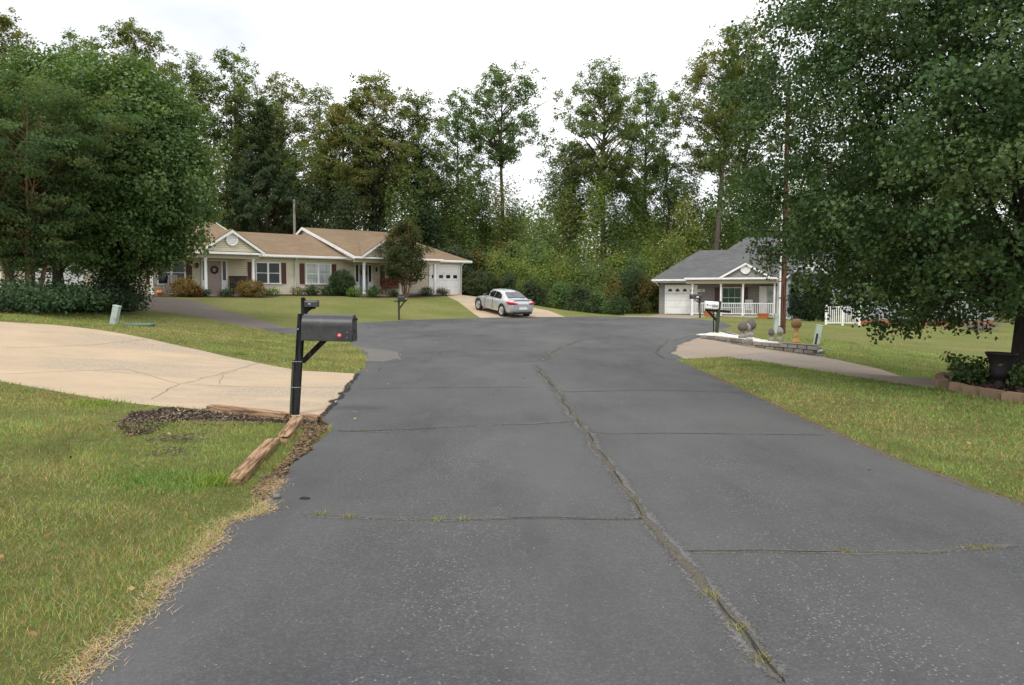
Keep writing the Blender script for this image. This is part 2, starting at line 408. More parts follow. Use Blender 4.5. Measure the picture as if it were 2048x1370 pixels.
def gp(px, py):
    """ground point seen at a pixel: first place where the sight line meets the terrain"""
    d = ray(px, py); h = EYE.z + d.z * _YS - terr(d.x * _YS, _YS)
    i = int(np.argmax(h < 0)) if (h < 0).any() else len(_YS) - 1
    i = max(i, 1); t = h[i - 1] / max(h[i - 1] - h[i], 1e-9); Y = _YS[i - 1] + (_YS[i] - _YS[i - 1]) * min(max(t, 0), 1)
    return (d.x * Y, Y)
def G(pts): return [gp(*p) for p in pts]
def atY(px, py, Y):
    d = ray(px, py); return Vector((d.x * Y, Y, EYE.z + d.z * Y))
def xat(px, Y): return (px - CX) / F * Y

# house frames (needed by the planting beds as well)
def frame(O, ang):
    d = (math.cos(ang), math.sin(ang)); n = (-math.sin(ang), math.cos(ang))
    def P(u, v): return (O[0] + u * d[0] + v * n[0], O[1] + u * d[1] + v * n[1])
    return P
LH_O, LH_A, LH_Z = (-14.095, 51.387), rad(40), 1.55
RH_O, RH_A, RH_Z = (13.386, 58.0), rad(-20), 0.0
LP, RP = frame(LH_O, LH_A), frame(RH_O, RH_A)

# ------------------------------------------------------------------ ground: one triangulated sheet, cut along the edges of road, drives and beds
def subdiv(poly, step, jit=0.0, closed=True):
    out = []; n = len(poly)
    for i in range(n if closed else n - 1):
        a, b = np.array(poly[i]), np.array(poly[(i + 1) % n]); L = np.linalg.norm(b - a)
        st = step * max(1.0, min(a[1], b[1]) / 12.0); k = max(1, int(L / st))
        for j in range(k):
            p = a + (b - a) * j / k
            if jit and j: p = p + RNG.normal(0, jit, 2)
            out.append((float(p[0]), float(p[1])))
    if not closed: out.append(tuple(map(float, poly[-1])))
    return out
def smooth(poly, it=1):
    for _ in range(it):
        n = len(poly); out = []
        for i in range(n):
            a, b = np.array(poly[i]), np.array(poly[(i + 1) % n]); out += [tuple(a * .75 + b * .25), tuple(a * .25 + b * .75)]
        poly = out
    return poly

edge_left_road = G([(150, 1370), (215, 1290), (255, 1262), (300, 1225), (335, 1165), (400, 1110), (440, 1078), (455, 1045), (540, 1022), (522, 1000), (560, 962), (592, 915), (655, 868), (662, 850), (640, 838)])
mouth_left = G([(690, 782), (712, 748)])
tip_left = G([(730, 735), (735, 716), (722, 697), (690, 682), (625, 671), (560, 667)])
far_left = [(-10.1, 31.2), (-9.3, 32.5), (-8.9, 34.5), (-7.9, 38), (-5.1, 41.5), (-1.8, 44.5)]
far_back = [(3.2, 47.0), (5.5, 48.0), (8.3, 48.2), (10.4, 46.2), (11.4, 42), (10.6, 37.5), (8.8, 33)]
right_tip = G([(1392, 673), (1342, 690), (1326, 706), (1352, 719)])
edge_right_road = G([(1400, 740), (1500, 785), (1650, 855), (1800, 920), (1950, 975), (2048, 1005)])
road_poly = [(-1.85, -9)] + edge_left_road + mouth_left + tip_left + far_left + far_back + right_tip + edge_right_road + [(4.0, 3.5), (4.15, -9)]
conc_far = G([(712, 747), (655, 744), (600, 741), (500, 722), (400, 700), (300, 678), (200, 660), (100, 649), (0, 643)])
conc_near = G([(0, 762), (100, 780), (230, 803), (330, 813), (415, 819), (580, 835), (640, 839)])
drive_a = conc_far + [(-16, 21.2), (-22, 22.5), (-26, 20), (-22, 14)] + conc_near + mouth_left
drive_b = [(-9.6, 30.2), (-10.1, 31.2), (-9.3, 32.5), (-11.5, 35.3), (-14.1, 38.6), (-17, 42.2), LP(-9.9, -2.1), LP(-10.3, -.1), LP(-15.5, -.1), LP(-15.7, -4), (-21.5, 36.5), (-16.5, 34.6), (-12.5, 31.6)]
drive_c = [LP(10.3, .05), LP(10.1, -2.3), (-3.6, 52.0), (-1.8, 44.5), (3.2, 47.0), (2.3, 49.6), (-.8, 54.3), LP(13.3, -.1), LP(13.2, .05)]
drive_d = right_tip[:3] + [right_tip[3]] + G([(1450, 714), (1560, 729), (1700, 752), (1790, 766), (1866, 776)]) + [(8.7, 15.0), (11, 16.0), (15, 16.5), (15, 19.2), (11.5, 18.4), (9.4, 17.2)] + G([(1760, 738), (1640, 713), (1560, 702), (1490, 692)])
drive_e = [(6.5, 48.1), (8.3, 48.2), (10.4, 46.2), (12.3, 49.5), RP(1.0, -1.0), RP(.6, .9), RP(-2.6, .9), (9.6, 55)]
WALL = G([(1398, 676), (1432, 680), (1490, 691), (1560, 701), (1636, 712)])
bed_gravel = [right_tip[0]] + WALL + [(WALL[-1][0] + .5, WALL[-1][1] + .9), (WALL[3][0] + .55, WALL[3][1] + 1.6), (WALL[2][0] + .7, WALL[2][1] + 2.6), (8.6, 31.0), (7.9, 30.6)]
bed_mulch_a = G([(235, 852), (262, 826), (330, 816), (415, 822), (575, 838), (640, 842), (660, 853), (640, 880), (600, 915), (565, 958), (524, 1003), (505, 985), (560, 930), (612, 862), (585, 846), (470, 842), (380, 840), (335, 848), (300, 868), (258, 874)])
bed_mulch_b = [LP(-9.6, -1.9), LP(-9.5, -2.9), LP(-6, -3.1), LP(-3, -3.0), LP(-2, -1.9), LP(2.6, -1.9), LP(3.6, -3.2), LP(8, -3.4), LP(10.1, -3.3), LP(11.0, -2.9), LP(10.0, -1.9), LP(10.2, -.05), LP(-9.3, -.05)]
BEDC = (10.2, 12.3)
bed_tree = [(BEDC[0] + 2.95 * math.cos(a), BEDC[1] + 2.95 * math.sin(a)) for a in np.linspace(0, 2 * math.pi, 26)[:-1]]
patch_l = G([(700, 692), (735, 696), (800, 704), (803, 716), (768, 723), (733, 722), (736, 708), (722, 697)])
pad_house = [LP(-16.4, .1), LP(13.3, .1), LP(13.3, 10), LP(-16.4, 10)]
pad_right = [RP(-2.6, 1.1), RP(0, .3), RP(9, .3), RP(9, 12), RP(-2.6, 12)]

REG = [('road', road_poly, .30, .018, M['asphalt'], 'grey asphalt street widening into a cul-de-sac', 'structure'),
       ('driveway', drive_a, .35, .0, M['concrete'], 'tan concrete driveway on the left behind the near mailbox', 'structure'),
       ('driveway', drive_b, .5, .02, M['old_asphalt'], 'worn brown asphalt driveway leading up to the beige duplex', 'structure'),
       ('driveway', drive_c, .5, .0, M['concrete'], 'pale concrete driveway under the silver car', 'structure'),
       ('driveway', drive_d, .35, .0, M['concrete2'], 'grey concrete driveway on the right beside the block wall', 'structure'),
       ('driveway', drive_e, .6, .0, M['concrete2'], 'concrete apron before the grey house garage', 'structure'),
       ('gravel_bed', bed_gravel, .35, .0, M['patch'], 'bed of white gravel behind the block wall', 'structure'),
       ('mulch_bed', bed_mulch_a, .18, .03, M['mulch'], 'mulch strip around the near mailbox and timbers', 'structure'),
       ('mulch_bed', bed_mulch_b, .5, .03, M['mulch'], 'mulch bed along the front of the beige duplex', 'structure'),
       ('soil_bed', bed_tree, .3, .0, M['mulch'], 'round soil bed under the big right tree', 'structure'),
       ('pavement_patch', patch_l, .2, .06, M['patch_dark'], 'pale worn pavement patch at the tip of the left lawn', 'structure')]
ORDER = [6, 7, 9, 10, 8, 1, 0, 2, 3, 4, 5]     # which region wins where two overlap
V2, E2 = [], []
rings = {}
for i, (nm, poly, st, jit, *_r) in enumerate(REG):
    ring = subdiv(poly, st, jit); rings[i] = ring; b = len(V2); V2 += ring
    E2 += [(b + k, b + (k + 1) % len(ring)) for k in range(len(ring))]
def grid(x0, x1, y0, y1, s):
    gx, gy = np.meshgrid(np.arange(x0, x1, s), np.arange(y0, y1, s)); p = np.c_[gx.ravel(), gy.ravel()]
    return p + RNG.uniform(-.22, .22, p.shape) * s
pts = [grid(-10, 12, -2, 17, .42)]
g = grid(-30, 32, -9, 62, 1.05); pts.append(g[~((g[:, 0] > -10) & (g[:, 0] < 12) & (g[:, 1] > -2) & (g[:, 1] < 17))])
g = grid(-100, 100, -45, 130, 6); pts.append(g[~((g[:, 0] > -30) & (g[:, 0] < 32) & (g[:, 1] > -9) & (g[:, 1] < 62))])
a = np.linspace(0, 2 * math.pi, 25)[:-1]
for R in (220, 500, 1200, 2500): pts.append(np.c_[R * np.cos(a), R * np.sin(a) + 40])
V2 += [tuple(map(float, p)) for p in np.concatenate(pts)]
cv, ce, cf, *_o = geometry.delaunay_2d_cdt([Vector(p) for p in V2], E2, [], 0, 1e-5)
P2 = np.array([(p.x, p.y) for p in cv]); T = np.array(cf); Cc = P2[T].mean(1)
def inside(poly, P):
    x, y = P[:, 0], P[:, 1]; r = np.zeros(len(P), bool); n = len(poly)
    for i in range(n):
        (x0, y0), (x1, y1) = poly[i], poly[(i + 1) % n]
        if y0 == y1: continue
        c = ((y0 > y) != (y1 > y)) & (x < (x1 - x0) * (y - y0) / (y1 - y0) + x0); r ^= c
    return r
OWN = np.full(len(T), -1)
for i in ORDER: OWN[(OWN < 0) & inside(rings[i], Cc)] = i
Z2 = terr(P2[:, 0], P2[:, 1])
V3 = np.c_[P2, Z2]
def sheet(name, mask, mat, label, dz=0.0):
    f = T[mask]; used, inv = np.unique(f, return_inverse=True); v = V3[used].copy(); v[:, 2] += dz
    o = np_mesh(name, v, inv.reshape(-1, 3), mat, smooth=True)
    if o.data.polygons[0].normal.z < 0: o.data.flip_normals()
    return tag(o, label, kind='structure')
GROUND = {}
for i, (nm, poly, st, jit, mat, lab, kd) in enumerate(REG):
    GROUND[i] = sheet(nm, OWN == i, mat, lab)
road = GROUND[0]
lawn_mask = OWN == -1
sheet('lawn', lawn_mask, M['lawn'], 'mown lawns on both sides of the street')

# ------------------------------------------------------------------ road cracks
def ribbon(pts, w, dz, jit, name, mat, parent, wj=.5):
    """strip laid along a line; the Col attribute is 1 on the middle line and 0 on the edges, so that the material can crumble it outwards"""
    p = np.array(subdiv(pts, .08, 0, False)); jn = RNG.normal(0, jit * 1.8, p.shape); jn = sum(np.roll(jn, q, 0) for q in (-1, 0, 1)) / 3; p = p + jn
    t = np.gradient(p, axis=0); t /= np.linalg.norm(t, axis=1)[:, None] + 1e-9; nrm = np.c_[-t[:, 1], t[:, 0]]
    ww = w * .5 * (1 + RNG.uniform(-wj, wj, (len(p), 2))); ww = (ww + np.roll(ww, 1, 0) + np.roll(ww, -1, 0)) / 3; ww[0] *= .3; ww[-1] *= .3
    n = len(p); L, R_ = p + nrm * ww[:, :1], p - nrm * ww[:, 1:]
    v = np.concatenate([np.c_[q, terr(q[:, 0], q[:, 1]) + dz] for q in (L, p, R_)]); al = np.zeros((3 * n, 3)); al[n:2 * n] = 1; al[n] = al[2 * n - 1] = 0
    i = np.arange(n - 1); return np_mesh(name, v, np.concatenate([np.c_[i, i + n, i + n + 1, i + 1], np.c_[i + n, i + 2 * n, i + 2 * n + 1, i + n + 1]]), mat, parent, al)
def crumble(name, c, soft=.5, var=.3, sc=35):
    t = NT(name); a = t.n('Attribute'); a.attribute_name = 'Col'; sp = t.n('SeparateColor'); t.l(a.outputs['Color'], sp.inputs[0])
    f = t.noise(sc, 5, .7); base = t.ramp(f, [(.3, tuple(x * (1 - var) for x in c)), (.7, tuple(x * (1 + var) for x in c))]); t.bump(f, .5, .01); t.done(base, .95, .1)
    h = t.math('ADD', t.math('MULTIPLY', sp.outputs[0], 1.0), t.math('MULTIPLY', t.math('SUBTRACT', t.noise(sc * .7, 5, .75), .5), 2.4))
    fac = t.ramp(h, [(soft - .12, (0, 0, 0)), (soft + .12, (1, 1, 1))]); tr = t.n('BsdfTransparent'); mx = t.n('MixShader')
    t.l(fac, mx.inputs[0]); t.l(tr.outputs[0], mx.inputs[1]); t.l(t.b.outputs[0], mx.inputs[2]); t.l(mx.outputs[0], t.out.inputs['Surface']); return t.m
M['crack'] = crumble('crack', (.112, .102, .086), .38, .35); M['pale_crack'] = crumble('pale_crack', (.150, .148, .143), .55, .3, 60); M['gap'] = crumble('gap', (.042, .040, .037), .45, .3, 25)
M['joint'] = crumble('joint', (.19, .15, .11), .45, .3)
M['lip'] = crumble('lip', (.115, .114, .110), .2, .35, 12)
M['weed_line'] = crumble('weed_line', (.115, .115, .05), 1.0, .4, 20)
CR = [([(1575, 1369), (1500, 1285), (1430, 1195), (1355, 1105), (1290, 1035), (1225, 940), (1165, 855), (1120, 790), (1070, 730)], .075, .018),
      ([(600, 1030), (760, 1037), (900, 1040), (1080, 1036), (1288, 1038)], .04, .012),
      ([(1362, 1103), (1520, 1102), (1700, 1105), (1860, 1105), (2046, 1092)], .04, .012),
      ([(662, 862), (760, 862), (850, 858), (960, 850), (1060, 848), (1160, 842)], .06, .03),
      ([(1175, 865), (1400, 867), (1660, 870)], .03, .01),
      ([(715, 777), (900, 775), (1075, 774)], .035, .012), ([(1120, 784), (1300, 780), (1500, 786)], .035, .012),
      ([(1040, 724), (1085, 722), (1110, 700), (1150, 683), (1220, 673)], .10, .04),
      ([(840, 706), (960, 700), (1060, 704)], .05, .02)]
for pl, w, j in CR:
    pg = subdiv(G(pl), .30, max(j * .9, .018), False)
    ribbon(pg, w * 3.6, .002, j * .3, 'crack_edge', M['pale_crack'], road, .5)
    ribbon(pg, w * 1.25, .0035, j * .5, 'crack', M['crack'], road, .5); ribbon(pg, w * .8, .0045, j * .5, 'crack_moss', M['weed_line'], road, .5)
    fine_ = subdiv(pg, .30, j * .45, False)
    for i_ in range(0, len(fine_) - 3, 3):
        if random.random() < .5: ribbon([(a_ + random.gauss(0, w * .12), b_) for a_, b_ in fine_[i_:i_ + random.choice((3, 4))]], w * random.uniform(.18, .42), .0055, j * .35, 'crack_gap', M['gap'], road, .6)
for pl in ([(640, 838), (690, 782), (714, 747)],): ribbon(G(pl), .14, .006, .02, 'asphalt_lip', M['gap'], road, .6)
ribbon(G([(1394, 671), (1342, 689), (1327, 706), (1352, 719)]), .55, .006, .015, 'asphalt_lip', M['lip'], road, .3)
for pl, w in (([(0, 748), (250, 738), (360, 768), (470, 740), (530, 722)], .02), ([(300, 800), (330, 783), (360, 768)], .02), ([(440, 770), (445, 750), (475, 740)], .015), ([(360, 768), (560, 776), (712, 775)], .02), ([(0, 696), (180, 690), (300, 678)], .02)):
    ribbon(subdiv(G(pl), .4, .02, False), w * 1.1, .003, .012, 'joint', M['joint'], GROUND[1], .6)
ribbon(G([(1450, 713), (1540, 706), (1580, 704)]), .03, .003, .01, 'joint', M['joint'], GROUND[4], .6)

# ------------------------------------------------------------------ grass blades, straw, chips, gravel
def sample_tris(mask, dens):
    """dens(x,y) points per m2"""
    f = T[mask]; a, b, c = P2[f[:, 0]], P2[f[:, 1]], P2[f[:, 2]]
    ar = .5 * np.abs((b[:, 0] - a[:, 0]) * (c[:, 1] - a[:, 1]) - (b[:, 1] - a[:, 1]) * (c[:, 0] - a[:, 0]))
    cc = (a + b + c) / 3; n = RNG.poisson(ar * dens(cc[:, 0], cc[:, 1])); k = np.repeat(np.arange(len(f)), n)
    r1, r2 = np.sqrt(RNG.random(len(k))), RNG.random(len(k))
    za, zb, zc = Z2[f[:, 0]][k], Z2[f[:, 1]][k], Z2[f[:, 2]][k]
    w0, w1, w2 = 1 - r1, r1 * (1 - r2), r1 * r2
    p = a[k] * w0[:, None] + b[k] * w1[:, None] + c[k] * w2[:, None]
    return np.c_[p, za * w0 + zb * w1 + zc * w2]
def vnoise(x, y, s, seed):
    r = np.random.default_rng(seed); out = np.zeros(len(x))
    for k in range(7):
        a = r.uniform(0, 6.28); fq = s * r.uniform(.5, 1.8); ph = r.uniform(0, 6.28)
        out += np.sin((x * np.cos(a) + y * np.sin(a)) * fq + ph + 1.3 * np.sin((x * np.sin(a) - y * np.cos(a)) * fq * .7))
    return out / 7
def blades(name, base, h, w, lean, colors, mat, parent=None):
    n = len(base); ang = RNG.uniform(0, 6.283, n); la = RNG.uniform(0, 6.283, n)
    dx = np.c_[np.cos(ang), np.sin(ang), np.zeros(n)] * w[:, None] * .5
    tip = base + np.c_[np.cos(la) * lean * h, np.sin(la) * lean * h, h]
    v = np.stack([base - dx, base + dx, tip], 1).reshape(-1, 3)
    col = np.repeat(colors, 3, 0); return np_mesh(name, v, np.arange(3 * n).reshape(-1, 3), mat, parent, col)
def lawn_density(x, y):
    d = np.hypot(x, y); vis = (np.abs(x) < y * .74 + 2.2) & (y > 2)
    return np.where(vis, np.clip(3300 * (5.0 / np.maximum(d, 3.5)) ** 1.45, 0, 3800), 0) * (d < 32)
B = sample_tris(lawn_mask, lawn_density); n = len(B); dist = np.hypot(B[:, 0], B[:, 1])
p1 = vnoise(B[:, 0], B[:, 1], 1.1, 1); p2 = vnoise(B[:, 0], B[:, 1], 3.4, 2); p3 = vnoise(B[:, 0], B[:, 1], .5, 3)
straw = np.clip(.46 + .95 * p1 + .65 * p2 + .45 * p3, .04, .96); right = B[:, 0] > 3
straw = np.where(right, straw * .50 + .45 * np.exp(-((B[:, 0] - 4.6) / .7) ** 2), straw)
isdry = RNG.random(n) < straw * .75
gcol = np.stack([RNG.uniform(.16, .32, n), RNG.uniform(.225, .37, n), RNG.uniform(.055, .11, n)], 1)
gcol *= (1 + .45 * vnoise(B[:, 0], B[:, 1], 2.2, 9) + .40 * vnoise(B[:, 0], B[:, 1], 6.0, 10))[:, None]
gcol[right] *= np.array([.85, 1.0, .95])
dcol = np.stack([RNG.uniform(.36, .60, n), RNG.uniform(.28, .46, n), RNG.uniform(.12, .22, n)], 1)
col = np.where(isdry[:, None], dcol, gcol)
hh = RNG.uniform(.022, .060, n) * (1 + .8 * p2) * np.where(isdry, .65, 1)
bl = blades('grass', B, hh, np.clip(.0035 * (dist / 4.5), .004, .018) * RNG.uniform(.7, 1.3, n), RNG.uniform(.2, 1.3, n), col, M['grass'])
tag(bl, 'short mown grass blades on the near lawns', 'grass', kind='stuff')
# straw thatch along the left road edge
def along(pts, per_m, spread):
    p = np.array(subdiv(pts, .05, 0, False)); k = RNG.integers(0, len(p), int(per_m * len(p) * .05)); q = p[k] + RNG.normal(0, spread, (len(k), 2))
    return np.c_[q, terr(q[:, 0], q[:, 1])]
S = along([(-1.86, 1.5)] + edge_left_road[:11], 3000, .055); S[:, 0] -= .025; S = S[RNG.random(len(S)) < np.clip(.55 + .7 * vnoise(S[:, 0] * 2, S[:, 1] * 2, 3.0, 21), .12, 1)]
n = len(S); sc = np.stack([RNG.uniform(.42, .72, n), RNG.uniform(.32, .55, n), RNG.uniform(.19, .34, n)], 1)
st = blades('dry_thatch', S + [0, 0, .004], RNG.uniform(.004, .022, n), RNG.uniform(.003, .006, n), RNG.uniform(1.6, 3.6, n), sc, M['grass'])
tag(st, 'dry straw thatch along the left road edge', 'straw', kind='stuff')
S = along(edge_right_road + [(4.02, 3.5)], 420, .06); n = len(S)
sc = np.stack([RNG.uniform(.22, .42, n), RNG.uniform(.15, .28, n), RNG.uniform(.07, .15, n)], 1)
st = blades('dry_thatch', S + [0, 0, .004], RNG.uniform(.004, .025, n), RNG.uniform(.003, .006, n), RNG.uniform(2, 6, n), sc, M['grass'])
tag(st, 'dry straw thatch along the right road edge', 'straw', kind='stuff')
# bright weed clump and tall tufts
def clump(c, r, n, h, cols):
    q = RNG.normal(0, r, (n, 2)) + np.array(c); z = terr(q[:, 0], q[:, 1]); b = np.c_[q, z]
    cc = np.array(cols)[RNG.integers(0, len(cols), n)] * RNG.uniform(.75, 1.25, (n, 1)); return b, RNG.uniform(.4, 1, n) * h, cc
W = [clump(gp(315, 960), .22, 1100, .06, [(.15, .26, .06), (.19, .29, .07)]), clump(gp(355, 978), .12, 300, .05, [(.15, .26, .06)]), clump(gp(430, 965), .10, 350, .10, [(.22, .31, .05)]), clump(gp(190, 810), .2, 400, .08, [(.2, .3, .045)]),
     clump(gp(310, 855), .16, 300, .07, [(.16, .24, .05)])]
wb = blades('weed_clump', np.concatenate([w[0] for w in W]), np.concatenate([w[1] for w in W]), RNG.uniform(.006, .016, sum(len(w[0]) for w in W)), RNG.uniform(.3, 1.4, sum(len(w[0]) for w in W)), np.concatenate([w[2] for w in W]), M['grass'])
tag(wb, 'brighter green weeds in the left lawn', 'weeds', kind='stuff')
# grass growing in road cracks
cg = [clump(gp(*q), .03, 45, .035, [(.2, .24, .05), (.3, .26, .1)]) for q in ((930, 1040), (880, 1040), (640, 1030), (1950, 1098), (1975, 1096), (1690, 1103), (1480, 1255), (1525, 1320), (1420, 1190), (700, 1034))]
wb = blades('crack_grass', np.concatenate([w[0] for w in cg]), np.concatenate([w[1] for w in cg]), np.full(sum(len(w[0]) for w in cg), .005), np.full(sum(len(w[0]) for w in cg), 1.2), np.concatenate([w[2] for w in cg]), M['grass'])
tag(wb, 'tufts of grass in the road cracks', 'grass', kind='stuff')
def chips(name, base, L, Wd, cols, mat, label, cat, tilt=.35, thick=False):
    n = len(base); nr = np.stack([RNG.normal(0, tilt, n), RNG.normal(0, tilt, n), np.ones(n)], 1); nr /= np.linalg.norm(nr, axis=1)[:, None]
    a = RNG.uniform(0, 6.283, n); t = np.c_[np.cos(a), np.sin(a), np.zeros(n)]; t -= nr * (t * nr).sum(1)[:, None]; b = np.cross(nr, t)
    t *= L[:, None] * .5; b *= Wd[:, None] * .5
    if thick:   # small six-sided stones
        u = nr * (Wd * .45)[:, None]
        v = np.stack([base + t, base + b, base - t, base - b, base + u, base - u], 1).reshape(-1, 3)
        f = np.array([(0, 1, 4), (1, 2, 4), (2, 3, 4), (3, 0, 4), (1, 0, 5), (2, 1, 5), (3, 2, 5), (0, 3, 5)])
        F_ = (np.arange(n)[:, None, None] * 6 + f[None]).reshape(-1, 3); C_ = np.repeat(cols, 6, 0)
    else:
        v = np.stack([base - t - b * .6, base + t - b, base + t + b * .7, base - t + b], 1).reshape(-1, 3)
        F_ = np.arange(4 * n).reshape(-1, 4); C_ = np.repeat(cols, 4, 0)
    return tag(np_mesh(name, v, F_, mat, None, C_), label, cat, kind='stuff')
B = sample_tris(OWN == 7, lambda x, y: np.full(len(x), 1500.)); n = len(B); B[:, 2] += RNG.uniform(.004, .03, n)
c1 = np.array([(.045, .032, .024), (.10, .072, .055), (.20, .155, .12), (.32, .25, .18)])[RNG.choice(4, n, p=[.28, .34, .26, .12])] * RNG.uniform(.7, 1.3, (n, 1))
c1[B[:, 1] < 9.35] = (np.array([(.16, .115, .07)]) * RNG.uniform(.4, 1.9, (n, 1)))[B[:, 1] < 9.35]
q_ = [gp(285, 862), gp(265, 850), gp(345, 905), gp(380, 880), gp(330, 880), gp(420, 850), gp(500, 850)]; ex = np.concatenate([np.array(p_) + RNG.normal(0, .13, (90, 2)) for p_ in q_]); ex = np.c_[ex, terr(ex[:, 0], ex[:, 1]) + .03]
c1 = np.concatenate([c1, np.array([(.13, .10, .075)]) * RNG.uniform(.4, 1.8, (len(ex), 1))]); B = np.concatenate([B, ex]); n = len(B)
chips('wood_chips', B, RNG.uniform(.02, .075, n), RNG.uniform(.006, .02, n), c1, M['chips'], 'dark wood chips around the near mailbox', 'mulch', .5)
B = sample_tris((OWN == 7) & (Cc[:, 1] < 9.3) & (Cc[:, 0] > -3.2), lambda x, y: np.full(len(x), 2600.)); n = len(B)
c1 = np.stack([RNG.uniform(.2, .46, n), RNG.uniform(.14, .32, n), RNG.uniform(.07, .17, n)], 1)
st = blades('dry_thatch', B + [0, 0, .01], RNG.uniform(.004, .03, n), RNG.uniform(.004, .007, n), RNG.uniform(2, 5, n), c1, M['grass']); tag(st, 'dry straw beside the broken timbers', 'straw', kind='stuff')
B = sample_tris(OWN == 6, lambda x, y: np.full(len(x), 700.)); n = len(B); B[:, 2] += RNG.uniform(.0, .03, n) + .10 * np.clip((29.5 - B[:, 1]) / 2.5, 0, 1)
chips('white_gravel', B, RNG.uniform(.04, .08, n), RNG.uniform(.03, .06, n), np.array([(.80, .77, .70)]) * RNG.uniform(.75, 1.15, (n, 1)), M['gravel'], 'white gravel stones behind the block wall', 'gravel', .5, True)
B = sample_tris(OWN == 9, lambda x, y: np.full(len(x), 300.)); n = len(B); B[:, 2] += .05 + RNG.uniform(.004, .03, n)
chips('soil_chips', B, RNG.uniform(.03, .08, n), RNG.uniform(.015, .04, n), np.array([(.10, .055, .042)]) * RNG.uniform(.4, 1.6, (n, 1)), M['chips'], 'brown mulch chips in the round tree bed', 'mulch', .5)
B = sample_tris((OWN == 0) & (Cc[:, 1] > 2.4) & (Cc[:, 1] < 24), lambda x, y: np.clip(2.2 * (5 / y) ** 1.2, 0, 3)); n = len(B); B[:, 2] += .003
chips('road_grit', B, RNG.uniform(.004, .016, n), RNG.uniform(.004, .010, n), np.array([(.38, .36, .33)]) * RNG.uniform(.35, 1.3, (n, 1)), M['gravel'], 'small pale grit scattered on the street', 'grit', .4, True)
# fallen leaves on the near lawns and street
B = sample_tris((lawn_mask | (OWN == 0)) & (Cc[:, 1] > 2.5) & (Cc[:, 1] < 40) & (np.abs(Cc[:, 0]) < 20), lambda x, y: np.where(np.abs(x - 1) < 2.9, .09, .8)); n = len(B); B[:, 2] += np.where(np.hypot(B[:, 0] - 1, 0) < 2.6, .008, .045)
chips('fallen_leaves', B, RNG.uniform(.03, .06, n), RNG.uniform(.02, .04, n), np.array([(.30, .17, .07), (.22, .10, .05), (.36, .27, .12)])[RNG.integers(0, 3, n)], M['chips'], 'fallen autumn leaves lying about', 'leaves', .4)

# ------------------------------------------------------------------ trees
def leaf_cloud(name, c, nr, size, cols, mat, parent=None, aspect=.75, heart=False, tri=False):
    n = len(c); nr = nr / (np.linalg.norm(nr, axis=1)[:, None] + 1e-9)
    r = RNG.normal(0, 1, (n, 3)); r[:, 2] -= .5; t = r - nr * (r * nr).sum(1)[:, None]; t /= np.linalg.norm(t, axis=1)[:, None] + 1e-9
    b = np.cross(nr, t); L = (size * .5)[:, None]; Wd = L * aspect
    if tri:         # far leaves: one face of three points each
        v = np.stack([c - t * L * .7 + b * Wd * .85, c + t * L, c - t * L * .7 - b * Wd * .85], 1).reshape(-1, 3)
        o = np_mesh(name, v, np.arange(3 * n).reshape(-1, 3), mat, parent, np.repeat(cols, 3, 0)); o['kind'] = 'stuff'
        return o
    if heart:       # broad-based leaf folded along its midrib
        v = np.stack([c - t * L * .72, c + b * Wd - t * L * .28 + nr * L * .25, c + t * L, c - b * Wd - t * L * .28 + nr * L * .25], 1).reshape(-1, 3)
        o = np_mesh(name, v, np.arange(4 * n).reshape(-1, 4), mat, parent, np.repeat(cols, 4, 0)); o['kind'] = 'stuff'
        return o
    v = np.stack([c - t * L, c + b * Wd + nr * L * .18 - t * L * .15, c + t * L, c - b * Wd + nr * L * .18 - t * L * .15], 1).reshape(-1, 3)
    o = np_mesh(name, v, np.arange(4 * n).reshape(-1, 4), mat, parent, np.repeat(cols, 4, 0)); o['kind'] = 'stuff'
    return o
def palette(cols, n, per_cluster=None, k=None):
    cols = np.array(cols); a = cols[RNG.integers(0, len(cols), n)]
    if per_cluster is not None: a = a * .35 + cols[per_cluster[k]] * .65
    return a * RNG.uniform(.72, 1.30, (n, 1))
def profile_round(t): return np.sqrt(np.clip(1 - (2 * t - 1) ** 2, 0, 1)) * (1.06 - .12 * t)
def profile_oval(t): return np.clip(np.sin(np.pi * np.clip(t, 0, 1) ** .75), 0, 1) ** .8
def profile_pear(t): return np.clip((t + .115) / .34, 0, 1) ** .58 * np.clip((1.03 - t) / .62, 0, 1) ** .62
def profile_cone(t): return np.clip(1.0 - t, .03, 1) ** .9 * np.clip((t + .05) / .12, 0, 1)
def profile_wood(t): return np.clip((t + .06) / .45, 0, 1) ** .6 * np.clip((1.0 - t) / .38, 0, 1) ** .5
def profile_vase(t): return np.clip(.25 + t * 1.1, 0, 1) * np.clip((1.05 - t) / .25, 0, 1) ** .6
